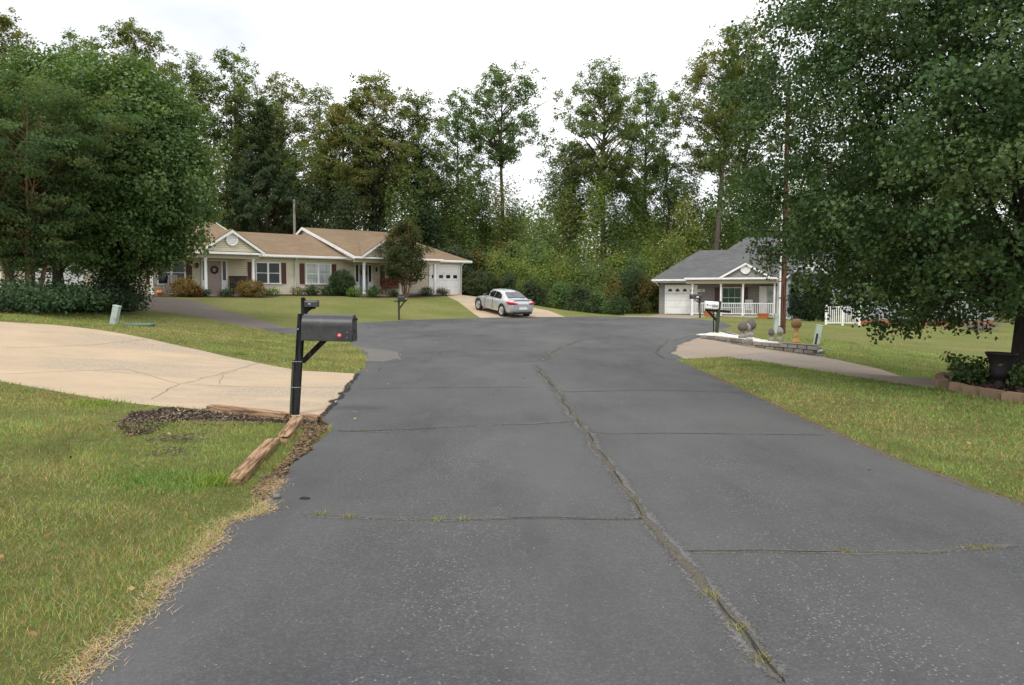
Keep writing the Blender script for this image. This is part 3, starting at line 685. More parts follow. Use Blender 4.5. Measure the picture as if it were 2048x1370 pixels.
def make_tree(name, label, x, y, ztop, zbot, R, nclu, nleaf, leaf, pal, bark, tr=.16, prof=profile_oval, sig=.5, shell=.45, stems=1, lean=(0, 0), mat='leaf', cat='tree', group=None, zb=None, lump=.35, Ry=None, limb_r=.35, ivy=0, aspect=.75, limbs=True, zsq=.75, heart=False, sub=0, tri=False, limb_every=1):
    zb = tz(x, y) - .05 if zb is None else zb
    root = empty(name, (x, y, zb), 0, label, cat, group); H = ztop - zb; hb = zbot - zb; Ry = Ry or R
    ph = RNG.uniform(0, 6.28, 8); fr = RNG.integers(1, 5, 8)
    t = RNG.random(nclu * 4); keep = RNG.random(nclu * 4) < (prof(t) + .05); t = t[keep][:nclu]; m = len(t)
    th = RNG.uniform(0, 6.283, m)
    lum = 1 + lump * sum(np.sin(fr[i] * th + ph[i] + t * 7 * (i + 1) * .5) for i in range(8)) / 4
    rho = prof(t) * lum * RNG.random(m) ** shell
    ctr = np.c_[np.cos(th) * rho * R + lean[0] * t, np.sin(th) * rho * Ry + lean[1] * t, hb + t * (H - hb) * .97]
    bm = MB()
    tops = []
    for s in range(stems):
        a = 6.283 * s / max(stems, 1) + .4; sp = 0 if stems == 1 else R * .42
        pts, rs = [], []
        for j in range(8):
            q = j / 7; off = sp * q ** .8
            pts.append((math.cos(a) * (off + (.10 * tr if stems == 1 else tr * 1.2)) + lean[0] * q * .8 + random.gauss(0, .012 * H * q * (1 - q)), math.sin(a) * (off + (.10 * tr if stems == 1 else tr * 1.2)) + lean[1] * q * .8 + random.gauss(0, .012 * H * q * (1 - q)), H * .93 * q))
            rs.append(max((tr if stems == 1 else tr * .55) * (1 - .9 * q) * (1.35 if j == 0 else 1), .012))
        bm.tube(pts, rs, 9); tops.append(pts)
    tk = bm.build('trunk', bark, root)
    if limbs:
        lm = MB()
        for k in range(0, m, limb_every):
            c = ctr[k]; pl = tops[k % stems]
            hd = math.hypot(c[0], c[1]); zs = min(max(c[2] - hd * random.uniform(.45, .9), H * .12 if zbot - zb < H * .3 else hb * .8), H * .85)
            q = zs / (H * .93); j = min(int(q * 7), 6); fq = q * 7 - j
            p0 = Vector(pl[j]).lerp(Vector(pl[j + 1]), fq); p3 = Vector(c)
            mid = p0.lerp(p3, .5) + Vector((random.gauss(0, .12), random.gauss(0, .12), .10 * hd))
            r0 = min(max(tr * limb_r * (1 - .75 * q) * (.4 + .6 * hd / R), .008), tr * .5)
            lm.tube([p0, p0.lerp(mid, .55), mid, mid.lerp(p3, .6), p3], [r0, r0 * .8, r0 * .6, r0 * .38, r0 * .15], 5, False)
        lo = lm.build('limb', bark, root); lo['kind'] = 'stuff'
    k = RNG.integers(0, m, nleaf)
    if sub:
        so = np.clip(RNG.normal(0, 1, (m, sub, 3)), -2, 2) * sig * np.array([1, 1, zsq]); j_ = RNG.integers(0, sub, nleaf)
        c = ctr[k] + so[k, j_] + np.clip(RNG.normal(0, 1, (nleaf, 3)), -2.1, 2.1) * sig * .40 * np.array([1, 1, zsq])
    else: c = ctr[k] + np.clip(RNG.normal(0, 1, (nleaf, 3)), -2.2, 2.2) * sig * np.array([1, 1, zsq])
    out = c - np.array([0, 0, hb + (H - hb) * .4]); out /= np.linalg.norm(out, axis=1)[:, None] + 1e-9
    nr = out * .55 + np.array([0, 0, .55]) + RNG.normal(0, .55, (nleaf, 3))
    tint = RNG.integers(0, len(pal), m)
    good = c[:, 2] > .05
    leaf_cloud('foliage', c[good], nr[good], leaf * RNG.uniform(.65, 1.25, nleaf)[good], palette(pal, nleaf, tint, k)[good], M[mat], root, aspect, heart, tri)
    if ivy:
        n = ivy; q = RNG.random(n) ** 1.2 * .75; pl = np.array(tops[0]); j = np.minimum((q * 7).astype(int), 6); fq = (q * 7 - j)[:, None]
        p = pl[j] * (1 - fq) + pl[j + 1] * fq; off = RNG.normal(0, 1, (n, 3)) * np.array([.75, .75, .3]) * (1.15 - q)[:, None]
        leaf_cloud('ivy', p + off, off + RNG.normal(0, .3, (n, 3)), leaf * RNG.uniform(.7, 1.2, n), palette([(.018, .040, .020), (.026, .055, .024)], n), M['leaf'], root)
    return root

PEAR = [tuple(c * 1.25 for c in q) for q in [(.046, .086, .027), (.060, .106, .034), (.038, .072, .024), (.084, .122, .040), (.050, .098, .034)]]
PEAR_L = [tuple(c * 1.55 for c in q) for q in [(.060, .108, .034), (.082, .138, .044), (.050, .092, .030), (.104, .150, .050)]]
CRAPE = [tuple(c * 1.5 for c in q) for q in [(.052, .098, .042), (.070, .115, .042), (.042, .082, .038), (.095, .118, .044)]]
WOOD = [(.120, .175, .058), (.140, .185, .062), (.095, .150, .050), (.165, .185, .065)]; WOOD = [tuple(c * 1.18 for c in q) for q in WOOD]
WOODY = [(.160, .185, .060), (.130, .170, .055), (.205, .185, .065), (.110, .160, .052)]; WOODY = [tuple(c * 1.15 for c in q) for q in WOODY]
WOODG = [(.090, .155, .055), (.115, .180, .062), (.078, .135, .048), (.130, .180, .062)]; WOODG = [tuple(c * 1.20 for c in q) for q in WOODG]
DARK = [tuple(c * 1.8 for c in q) for q in [(.030, .050, .026), (.040, .062, .030), (.050, .062, .030)]]
RUST = [(.200, .150, .050), (.130, .150, .048), (.230, .165, .052), (.105, .140, .045)]
SHRUB = [tuple(c * 1.6 for c in q) for q in [(.110, .150, .034), (.135, .165, .040), (.085, .125, .034), (.150, .160, .045)]]; SHRUB = [tuple(c * 1.10 for c in q) for q in SHRUB]

# big tree on the right
make_tree('shade_tree', 'huge dark green tree filling the right edge above the urn', 9.35, 14.0, 11.4, 1.25, 5.15, 1000, 340000, .078, PEAR, M['bark_dark'], .29, profile_pear, .36, .36, 1, (-.25, 0), 'leaf', zb=tz(9.35, 14) - .05, lump=.10, limb_r=.2, zsq=.75, aspect=.85, heart=True, sub=4, limb_every=6)
# left trees
make_tree('pear_tree', 'dense rounded green tree overlapping the left end of the beige duplex', xat(245, 31), 31.0, 1.6 + 470 / F * 31, 2.35, 3.55, 560, 76000, .145, PEAR_L, M['bark_dark'], .26, profile_round, .30, .33, 1, (0, 0), 'leaf', lump=.13, limb_r=.25, aspect=.8, limb_every=3)
make_tree('pear_tree', 'rounded green tree behind the crape myrtle at far left', xat(120, 35), 35.0, 1.6 + 480 / F * 35, 2.6, 3.3, 340, 46000, .15, PEAR_L, M['bark_dark'], .24, profile_round, .38, .33, 1, (0, 0), 'leaf', lump=.12, limb_r=.25, aspect=.8, limb_every=3)
make_tree('crape_myrtle', 'tall feathery crape myrtle with tan stems at the left edge', xat(52, 26.5), 26.5, 1.6 + 415 / F * 26.5, 2.5, 3.4, 330, 78000, .112, CRAPE, M['bark_tan'], .16, profile_vase, .42, .42, 5, (0, 0), 'leaf_dull', lump=.28, limb_r=.22, zsq=.42, aspect=.55, sub=4)
make_tree('crape_myrtle', 'young rust-topped crape myrtle before the right porch of the duplex', xat(812, 53), 53.0, 1.6 + 150 / F * 53, 2.35, 1.65, 130, 17000, .12, [(.060, .092, .036), (.080, .102, .040), (.120, .090, .038), (.070, .090, .034)], M['bark_tan'], .09, profile_oval, .20, .5, 4, (0, 0), 'leaf_dull', lump=.22, limb_r=.5)

def woods(px, ytop, half, ybot, Y, pal, nleaf, label, leaf=.225, nclu=120, tr=.26, prof=profile_wood, sig=.46, shell=.5, bark='bark_grey', lean=(0, 0), ivy=0, lump=.45, name='woodland_tree', limb_r=.35, mat='leaf_dull', group='tall trees of the wood behind the houses'):
    return make_tree(name, label, xat(px, Y), Y, 1.6 + (HORIZON - ytop) / F * Y, 1.6 + (HORIZON - ybot) / F * Y, half * 1.12 / F * Y, int(nclu * 1.35), int(nleaf * 3.3), leaf, pal, M[bark], tr, prof, sig, shell, 1, lean, mat, 'tree', group, lump=lump, ivy=ivy, limb_r=limb_r, sub=5, tri=True)
woods(25, 40, 80, 330, 66, WOODY, 9000, 'yellowing tall tree showing above the crape myrtle at the left edge')
woods(165, 78, 55, 330, 72, WOOD, 6000, 'tall tree top peeking over the two round green trees')
woods(285, 50, 82, 330, 70, WOODY, 9500, 'tallest broad treetop rising over the dense round tree')
woods(398, 108, 42, 420, 74, WOOD, 5500, 'slim olive tree just right of the dense round tree')
woods(478, 100, 62, 400, 72, WOOD, 8500, 'tall olive tree above the left porch gable of the duplex')
woods(572, 150, 58, 420, 76, WOODY, 7000, 'olive tree standing behind the dark cedar')
woods(535, 195, 100, 470, 66, DARK, 14000, 'dark pointed cedar behind the middle of the duplex', .22, 170, .22, profile_cone, .38, .4, lump=.2, limb_r=.2)
woods(645, 172, 42, 430, 80, WOOD, 3600, 'thin sparse tree between the cedar and the ivy-clad trees', sig=.42)
woods(690, 215, 62, 430, 72, WOODY, 8000, 'golden olive tree left of the ivy-clad trunks', tr=.24, ivy=1500)
woods(752, 160, 72, 420, 70, WOODY, 9500, 'tall golden tree with ivy covered trunk over the right porch gable', ivy=2600)
woods(838, 178, 55, 470, 71, WOOD, 7500, 'ivy covered tree above the young crape myrtle', ivy=2600)
woods(915, 190, 58, 470, 74, WOODG, 4600, 'narrow airy tree with a straight thin trunk left of the gap in the woods', sig=.40, nclu=85, tr=.2)
woods(1003, 133, 78, 330, 76, WOODG, 6200, 'tall airy tree standing alone against the sky above the silver car', sig=.48, nclu=80, tr=.30, limb_r=.5)
woods(1205, 130, 88, 400, 74, WOOD, 8800, 'tall tree with long bare trunk at the centre right of the woods', sig=.5, nclu=95, tr=.36, limb_r=.45)
woods(1288, 152, 68, 440, 80, WOODG, 7500, 'tall green tree just right of the long bare trunk', sig=.5, nclu=90, tr=.28)
woods(1140, 285, 55, 470, 78, WOOD, 4000, 'lower olive tree left of the long bare trunk', sig=.5)
woods(1418, 45, 82, 340, 72, WOODY, 9500, 'tall yellowing tree touching the edge of the big right tree', sig=.52, nclu=110, tr=.34, lean=(2.5, 0), limb_r=.45)
woods(1352, 300, 42, 440, 75, WOODG, 1500, 'half bare leaning tree with crooked trunk above the grey house', sig=.4, nclu=34, tr=.2, lean=(-1.6, 0), limb_r=.6)
woods(1485, 90, 75, 420, 82, WOOD, 6500, 'tall tree behind the left edge of the big right tree')
for px, yt, lab in ((1620, 200, 'wood tree behind the grey house roof seen through the big tree'), (1760, 240, 'wood tree glimpsed through the middle of the big right tree'), (1900, 250, 'wood tree glimpsed behind the trunk of the big right tree'), (2030, 230, 'wood tree beyond the right lawn at the right edge')):
    woods(px, yt, 95, 600, 80, WOOD, 7000, lab, sig=.8)

# understory: one thicket nobody could count, in loose heaps of many leaf clumps
def thicket(name, label, heaps, n_per, leaf, pals, dz=.5):
    C_, N_, K_ = [], [], []
    for (x, y, rx, h, pi, w) in heaps:
        n = int(n_per * w); zb = tz(x, y); m = max(6, int(14 * w))
        th = RNG.uniform(0, 6.283, m); tt = RNG.random(m) ** .8; rr = np.sqrt(RNG.random(m)) * np.sqrt(np.clip(1.08 - tt, 0, 1))
        cc = np.c_[x + np.cos(th) * rr * rx, y + np.sin(th) * rr * rx * .8, zb + tt * h]
        k = RNG.integers(0, m, n); o = RNG.normal(0, 1, (n, 3)) * np.array([rx * .22, rx * .22, max(.16 * h ** .7, .25)]); c = cc[k] + o
        c[:, 2] = np.maximum(c[:, 2], zb + .05); pal = pals[pi]; tint = RNG.integers(0, len(pal), m)
        C_.append(c); N_.append(o + np.array([0, -.25, .6]) + RNG.normal(0, .5, (n, 3))); K_.append(palette(pal, n, tint, k))
    c = np.concatenate(C_); o = leaf_cloud(name, c, np.concatenate(N_), leaf * RNG.uniform(.6, 1.3, len(c)), np.concatenate(K_), M['leaf_dull'], tri=True)
    return tag(o, label, 'thicket', kind='stuff')
PALS = [WOOD, WOODG, SHRUB, RUST, DARK, WOODY]
heaps = []
for px in range(870, 1500, 26):        # saplings in the middle of the wood
    Y = random.uniform(69, 80); top = random.uniform(315, 420) + (60 if 1010 < px < 1110 else 0)
    heaps.append((xat(px + random.uniform(-14, 14), Y), Y, random.uniform(1.7, 2.6), (HORIZON - top) / F * Y + 1.6, random.choice([0, 0, 1, 1, 5, 5, 2]), 1.15))
for px in range(420, 900, 30):         # behind the duplex
    Y = random.uniform(66, 74); heaps.append((xat(px, Y), Y, random.uniform(1.8, 2.6), (HORIZON - random.uniform(300, 440)) / F * Y, random.choice([0, 1, 4, 2, 0, 4, 5]), 1.25))
for px in range(-40, 420, 45):
    Y = random.uniform(60, 70); heaps.append((xat(px, Y), Y, 2.8, (HORIZON - random.uniform(300, 420)) / F * Y, random.choice([0, 1, 4]), 1.1))
for px in range(1500, 2120, 36):
    Y = random.uniform(66, 80); heaps.append((xat(px, Y), Y, 2.8, (HORIZON - random.uniform(380, 470)) / F * Y + 2, random.choice([0, 1, 4, 4]), 1.0))
for px in range(880, 1350, 24):        # lower rank, darker base
    Y = random.uniform(64, 68); heaps.append((xat(px, Y), Y, 1.6, random.uniform(3.0, 5.0), random.choice([0, 1, 3, 2, 4]), .8))
thicket('understory', 'tangled understory of saplings filling the wood', heaps, 3900, .24, PALS)
trunks = MB()
heaps = []
for px, Y, r, h, pi in ((1000, 61.5, 1.6, 3.4, 2), (1045, 60.5, 1.7, 3.2, 2), (1095, 59.5, 1.9, 4.2, 2), (1140, 60, 1.7, 4.4, 2), (1185, 59.5, 1.8, 3.6, 0), (1215, 61, 1.5, 3.2, 3), (1262, 62, 1.6, 3.5, 4), (1020, 58.5, 1.1, 1.7, 4), (1070, 57.5, 1.2, 1.6, 4), (1120, 56.5, 1.2, 1.8, 1), (1160, 55.5, 1.2, 1.7, 4), (1300, 65, 2.0, 5.6, 2), (1345, 66, 2.2, 6.2, 2), (1285, 62.5, 1.2, 3.0, 3), (1200, 56, 1.0, 1.4, 1)):
    heaps.append((xat(px, Y), Y, r, h, pi, 1.0))
thicket('shrubbery', 'bright leafy shrubbery between the silver car and the grey garage', heaps, 3000, .16, PALS)
heaps = [(xat(px, Y), Y, 1.9, h, pi, 1.0) for px, Y, h, pi in ((1880, 58, 3.2, 0), (1930, 56, 2.6, 1), (1985, 57, 3.6, 0), (2040, 55, 3.0, 4), (2090, 56, 4, 0))]
thicket('shrubbery', 'shrubs along the far edge of the right lawn', heaps, 1500, .17, PALS)
far = []
for k in range(110):
    Y = random.uniform(92, 125); far.append((random.uniform(-90, 95), Y, 6.5, random.uniform(9, 16), random.choice([0, 1, 4]), 1.0))
thicket('far_woods', 'distant wood behind the tall trees', far, 1500, .55, PALS)

def bush(name, label, px, Y, rx, h, pal, n, leaf=.09, zb=None, group='shrubs planted in front of the duplex', Rz=None, sig=.10, lump=.14, dy=0):
    x = xat(px, Y); return make_tree(name, label, x, Y, (tz(x, Y) if zb is None else zb) + h, (tz(x, Y) if zb is None else zb) + .03, rx, max(40, n // 16), n, leaf, pal, M['bark_dark'], .05, profile_round, sig, .3, 1, (0, 0), 'leaf', 'bush', group, lump=lump, limbs=False)
AZ = [tuple(c * 1.25 for c in q) for q in [(.16, .15, .030), (.20, .115, .030), (.115, .125, .032), (.24, .10, .03)]]
BOX = [tuple(c * 1.40 for c in q) for q in [(.035, .065, .022), (.048, .080, .026), (.028, .052, .020)]]
LIME = [tuple(c * 1.25 for c in q) for q in [(.10, .17, .035), (.13, .20, .045), (.08, .14, .03)]]
def lhY(px, v):
    k = (px - CX) / F; d = (math.cos(LH_A), math.sin(LH_A)); n_ = (-math.sin(LH_A), math.cos(LH_A))
    u = (k * (LH_O[1] + v * n_[1]) - LH_O[0] - v * n_[0]) / (d[0] - k * d[1]); return LP(u, v)[1]
bush('azalea', 'yellow-orange azalea left of the duplex front door', 368, lhY(368, -2.3), .72, 1.05, AZ, 2600)
bush('azalea', 'small orange azalea touching the yellow one', 392, lhY(392, -2.3), .36, .65, [(.26, .11, .035), (.20, .12, .03)], 900)
bush('azalea', 'yellow-orange azalea below the left bedroom window', 503, lhY(503, -2.4), .85, 1.0, AZ, 3200)
bush('shrub', 'large clipped dark ball bush right of the bedroom window', 685, lhY(685, -1.3), .86, 1.75, BOX, 15000, .065, sig=.06, lump=.04)
bush('shrub', 'small dark shrub under the right bedroom window, left one', 626, lhY(626, -1.2), .48, .62, BOX, 1100)
bush('shrub', 'small dark shrub under the right bedroom window, beside the ball bush', 659, lhY(659, -1.2), .52, .62, [(.045, .09, .03), (.06, .11, .03)], 1100)
bush('shrub', 'light green shrub left of the right porch post', 709, lhY(709, -2.3), .48, .66, LIME, 1100)
bush('shrub', 'light green shrub right of the right porch post', 747, lhY(747, -2.4), .42, .75, [(.08, .15, .03), (.05, .1, .03)], 1100)
bush('shrub', 'low dark shrub by the brown porch bench', 786, lhY(786, -2.4), .26, .38, BOX, 500)
bush('shrub', 'clipped oval shrub behind the young crape myrtle', 853, lhY(853, -2.5), .50, .58, [(.07, .09, .03), (.05, .07, .025)], 1300, .07)
bush('shrub', 'clipped oval shrub beside the pale driveway', 886, lhY(886, -2.5), .44, .50, [(.07, .09, .03), (.05, .07, .025)], 1100, .07)
bush('shrub', 'low dark box shrub just left of the front door post', 407, lhY(407, -2.2), .33, .40, BOX, 600)
bush('shrub', 'low dark box shrub just right of the duplex front door', 455, lhY(455, -2.2), .42, .40, BOX, 700)
bush('shrub', 'small bright plant below the left bedroom window', 545, lhY(545, -1.2), .48, .36, LIME, 600)
bush('shrub', 'yellowish tuft beside the downspout of the duplex', 596, lhY(596, -1.2), .42, .50, [(.17, .17, .04), (.12, .14, .04)], 500)
bush('shrub', 'thin tall plant beside the rocking chair', 383, lhY(383, -1.95), .30, 1.35, LIME, 220)
bush('hedge_bush', 'broad dark round bush right of the duplex garage', 963, 59.3, 1.35, 2.05, [(.06, .09, .03), (.05, .075, .027), (.085, .1, .037)], 12000, .09, group=None, sig=.09, lump=.06)
bush('shrub', 'dark understory shrub at the foot of the crape myrtle', 40, 26, 2.3, .95, [(.05, .10, .045), (.07, .12, .05)], 9000, .11, group='dark shrubs under the left trees', sig=.25, lump=.3)
bush('shrub', 'low dark shrub filling the gap under the round tree', 165, 29, 2.1, .75, [(.024, .045, .022), (.035, .060, .026)], 6500, .11, group='dark shrubs under the left trees', sig=.25, lump=.3)
bush('shrub', 'dark twiggy shrub beside the worn asphalt driveway', 238, 31, .95, 1.6, [(.035, .060, .026), (.055, .075, .032)], 5500, .10, group='dark shrubs under the left trees', sig=.25, lump=.3)
bush('shrub', 'small dark rounded shrub before the wood beside the cul-de-sac', 1235, 54, .75, 1.3, [(.05, .095, .03), (.07, .12, .035), (.03, .05, .02)], 2200, .10, group=None, sig=.16)
# bare twiggy shrub beyond the right lawn
tw = MB(); bx, by = xat(1960, 43), 43.0
for k in range(90):
    a = random.uniform(0, 6.28); L = random.uniform(.8, 2.0); e = random.uniform(.25, 1.1)
    p = Vector((random.gauss(0, .25), random.gauss(0, .25), 0)); pts_ = [p]
    for j in range(1, 5): pts_.append(p + Vector((math.cos(a) * math.cos(e) * L * j / 4, math.sin(a) * math.cos(e) * L * j / 4, math.sin(e) * L * j / 4 - .10 * (j / 4) ** 2 * L)))
    tw.tube(pts_, [.018, .014, .011, .008, .005], 4, False)
o = tw.build('bare_shrub', M['pole_grey']); o.location = (bx, by, tz(bx, by) - .02); tag(o, 'pale leafless twiggy shrub at the edge of the right lawn', 'bush')

# ------------------------------------------------------------------ house parts
def hbox(name, u0, u1, v0, v1, z0, z1, mat, parent, bevel=0):
    return MB().box(min(u0, u1), max(u0, u1), min(v0, v1), max(v0, v1), z0, z1).build(name, mat, parent, bevel)
def slab(name, polys, th, mat, parent):
    m = MB()
    for p in polys: m.prism(p, (0, 0, -th))
    return m.build(name, mat, parent)
def window(house, u0, u1, z0, z1, v, units=2, glass='glass_dark', fr=.075, grid=None):
    w = MB(); vf, vb = v - .055, v - .003
    w.box(u0, u1, vf, vb, z1 - fr, z1); w.box(u0 - .04, u1 + .04, vf - .03, vb, z0, z0 + fr)
    w.box(u0, u0 + fr, vf + .002, vb, z0 + fr, z1 - fr); w.box(u1 - fr, u1, vf + .002, vb, z0 + fr, z1 - fr)
    W_ = (u1 - u0) / units
    for k in range(1, units): w.box(u0 + W_ * k - fr * .8, u0 + W_ * k + fr * .8, vf + .004, vb, z0 + fr, z1 - fr)
    o = w.build('window', M['white'], house)
    for k in range(units):
        a = u0 + W_ * k + (fr if k == 0 else fr * .8); b = u0 + W_ * (k + 1) - (fr if k == units - 1 else fr * .8); zm = (z0 + z1) / 2
        MB().box(a, b, v - .030, v - .004, z0 + fr, zm - .02).build('pane', M[glass], o)
        MB().box(a, b, v - .022, v - .004, zm + .02, z1 - fr).build('pane', M[glass], o)
        MB().box(a, b, v - .040, v - .006, zm - .02, zm + .02).build('sash_rail', M['white'], o)
        if grid:
            g_ = MB()
            for z0_, z1_ in ((z0 + fr, zm - .02), (zm + .02, z1 - fr)):
              for i in range(1, grid + 1): g_.box(a + (b - a) * i / (grid + 1) - .008, a + (b - a) * i / (grid + 1) + .008, v - .034, v - .031, z0_, z1_)
            g_.build('muntin', M['white'], o)
    return o
def shutter(house, u0, u1, z0, z1, v, mat):
    s = MB(); s.box(u0, u1, v - .03, v - .002, z0, z1); f = .04
    for a, b, c, d in ((u0, u1, z1 - f, z1), (u0, u1, z0, z0 + f), (u0, u1, (z0 + z1) / 2 - f / 2, (z0 + z1) / 2 + f / 2)): s.box(a, b, v - .042, v - .031, c, d)
    s.box(u0, u0 + f, v - .0415, v - .031, z0 + f, z1 - f); s.box(u1 - f, u1, v - .0415, v - .031, z0 + f, z1 - f)
    n = int((z1 - z0) / .09)
    for i in range(n): s.box(u0 + f, u1 - f, v - .038, v - .031, z0 + f + i * .085, z0 + f + i * .085 + .045)
    return s.build('shutter', mat, house)
def garage_door(house, u0, u1, z0, z1, v, arched=False, nwin=4):
    g_ = MB(); f = .12
    g_.box(u0 - f, u0, v - .06, v - .002, z0, z1 + f); g_.box(u1, u1 + f, v - .06, v - .002, z0, z1 + f); g_.box(u0, u1, v - .058, v - .002, z1, z1 + f)
    o = g_.build('garage_door', M['white'], house); h = (z1 - z0) / 4
    for i in range(4):
        MB().box(u0 + .005, u1 - .005, v - .030, v - .004, z0 + i * h + .008, z0 + (i + 1) * h - .006).build('door_panel', M['white'], o, .008)
    w = (u1 - u0) / nwin
    row = 3 if arched else 2
    for k in range(nwin):
        c = u0 + w * (k + .5); zc = z0 + row * h + h * .5; ww = w * .28
        if arched:
            pl = [(c - ww, v - .034, zc - .11)] + [(c - ww * math.cos(t), v - .034, zc - .08 + .2 * math.sin(t)) for t in np.linspace(0, math.pi, 9)] + [(c + ww, v - .034, zc - .11)]
            MB().prism(pl, (0, .02, 0)).build('door_pane', M['glass_dark'], o)
        else:
            MB().box(c - ww, c + ww, v - .036, v - .014, zc - .12, zc + .13).build('door_pane', M['glass_dark'], o)
    return o
def downspout(house, pts, r=.045): return MB().tube(pts, r, 6).build('downspout', M['white'], house)
def gutter(house, u0, u1, v, z, mat=None): return MB().box(u0, u1, v - .11, v - .002, z - .13, z + .01).build('gutter', mat or M['white'], house, .02)
def vent(house, u, v, z, r):
    o = MB().lathe([(0, .05), (r * .8, .05), (r * .82, .10), (r, .10), (r, 0)], 20).build('gable_vent', M['white'], house)
    o.rotation_euler = (rad(90), 0, 0); o.location = (u, v, z)
    for k in range(5):
        zz = (k - 2) * r * .27; w = math.sqrt(max(r * .78 * r * .78 - zz * zz, 0)); MB().box(-w, w, zz - .018, zz + .018, .052, .07).build('louvre', M['white'], o)
    return o
def pediment(house, uc, hw, ze, zp, v, vback, roofmat, wallmat, ov=.18):
    """small front gable: wall triangle, two roof slopes, rakes, round vent"""
    MB().prism([(uc - hw, v, ze), (uc + hw, v, ze), (uc, v, zp)], (0, .12, 0)).build('gable_wall', wallmat, house)
    sl = (zp - ze) / hw
    for s in (-1, 1):
        e = hw + .12; slab('gable_roof', [[(uc, v - ov, zp + .10), (uc + s * e, v - ov, zp + .10 - sl * e), (uc + s * e, v - .05, zp + .10 - sl * e), (uc, vback, zp + .10)]], .07, roofmat, house)
        m = MB(); m.prism([(uc, v - ov - .01, zp + .035), (uc + s * e, v - ov - .01, zp + .035 - sl * e), (uc + s * e, v - ov - .01, zp - .13 - sl * e), (uc, v - ov - .01, zp - .13)], (0, .05, 0)); m.build('rake_board', M['white'], house)
    vent(house, uc, v - .004, ze + (zp - ze) * .56, hw * .20)
def lantern(house, u, v, z):
    o = MB().lathe([(.0, .17), (.05, .13), (.085, .06), (.075, -.12), (.03, -.17), (0, -.2)], 6, smooth=False).build('wall_lantern', M['black'], house); o.location = (u, v - .16, z)
    MB().bar((0, .0, .12), (0, .15, .05), .025).build('bracket', M['black'], o); return o
def door(house, u0, u1, z0, z1, v, mat, side=True, wreath=None, sw=.28):
    m = MB(); f = .09; a, b = (u0 - sw - f, u1 + sw + f) if side else (u0 - f, u1 + f)
    m.box(a, b, v - .07, v - .003, z1, z1 + f); m.box(a, a + f, v - .068, v - .003, z0, z1); m.box(b - f, b, v - .068, v - .003, z0, z1)
    if side: m.box(u0 - f * .9, u0, v - .066, v - .003, z0, z1); m.box(u1, u1 + f * .9, v - .066, v - .003, z0, z1)
    o = m.build('front_door', M['white'], house)
    MB().box(u0 + .003, u1 - .003, v - .04, v - .004, z0, z1 - .003).build('door_leaf', mat, o)
    for k in range(3):
        for s in (0, 1):
            w = (u1 - u0) / 2; MB().box(u0 + s * w + .08, u0 + (s + 1) * w - .08, v - .05, v - .041, z0 + .18 + k * .62, z0 + .64 + k * .62).build('door_panel', mat, o, .008)
    if side:
        for c0 in (u0 - sw, u1 + f):
            c1 = c0 + sw - f; MB().box(c0, c1, v - .035, v - .005, z0, z0 + .85).build('sidelight_panel', M['white'], o)
            MB().box(c0 - .001, c1 + .001, v - .030, v - .006, z0 + .87, z1 - .03).build('sidelight_pane', M['glass_dark'], o)
    k = MB(); k.lathe([(0, .05), (.03, .04), (.03, .01), (.012, 0)], 8); kn = k.build('knob', M['metal'], o); kn.rotation_euler = (rad(90), 0, 0); kn.location = (u1 - .07, v - .045, z0 + .95)
    if wreath:
        w = MB(); cx, cz = (u0 + u1) / 2, z0 + 1.5
        w.tube([(cx + .19 * math.cos(t), v - .08, cz + .19 * math.sin(t)) for t in np.linspace(0, 6.283, 17)], [.06 + .02 * math.sin(9 * i) for i in range(17)], 7, False); w.build('wreath', wreath, o)
    return o
def post(house, u, v, z0, z1, w=.11):
    m = MB(); m.box(u - w / 2, u + w / 2, v - w / 2, v + w / 2, z0 + .12, z1 - .1); m.box(u - w * .7, u + w * .7, v - w * .7, v + w * .7, z0, z0 + .12); m.box(u - w * .7, u + w * .7, v - w * .7, v + w * .7, z1 - .1, z1)
    return m.build('porch_post', M['white'], house, .006)

# ------------------------------------------------------------------ beige duplex
LH = empty('duplex_house', (LH_O[0], LH_O[1], LH_Z), LH_A, 'long beige sided duplex with brown shingle roof and two gabled porches', 'house')
WB = M['siding_beige']
m = MB(); m.box(-16.4, 13.4, 0, .2, -.7, 2.5); m.box(13.2, 13.39, .2, 11, -.7, 2.5); m.box(-16.39, -16.2, .2, 11, -.7, 2.5); m.box(-16.2, 13.2, 10.8, 10.99, -.7, 2.5); m.build('wall', WB, LH)
EZ = 2.50; ZR = 4.93; VR = 6.0; PV = -1.9
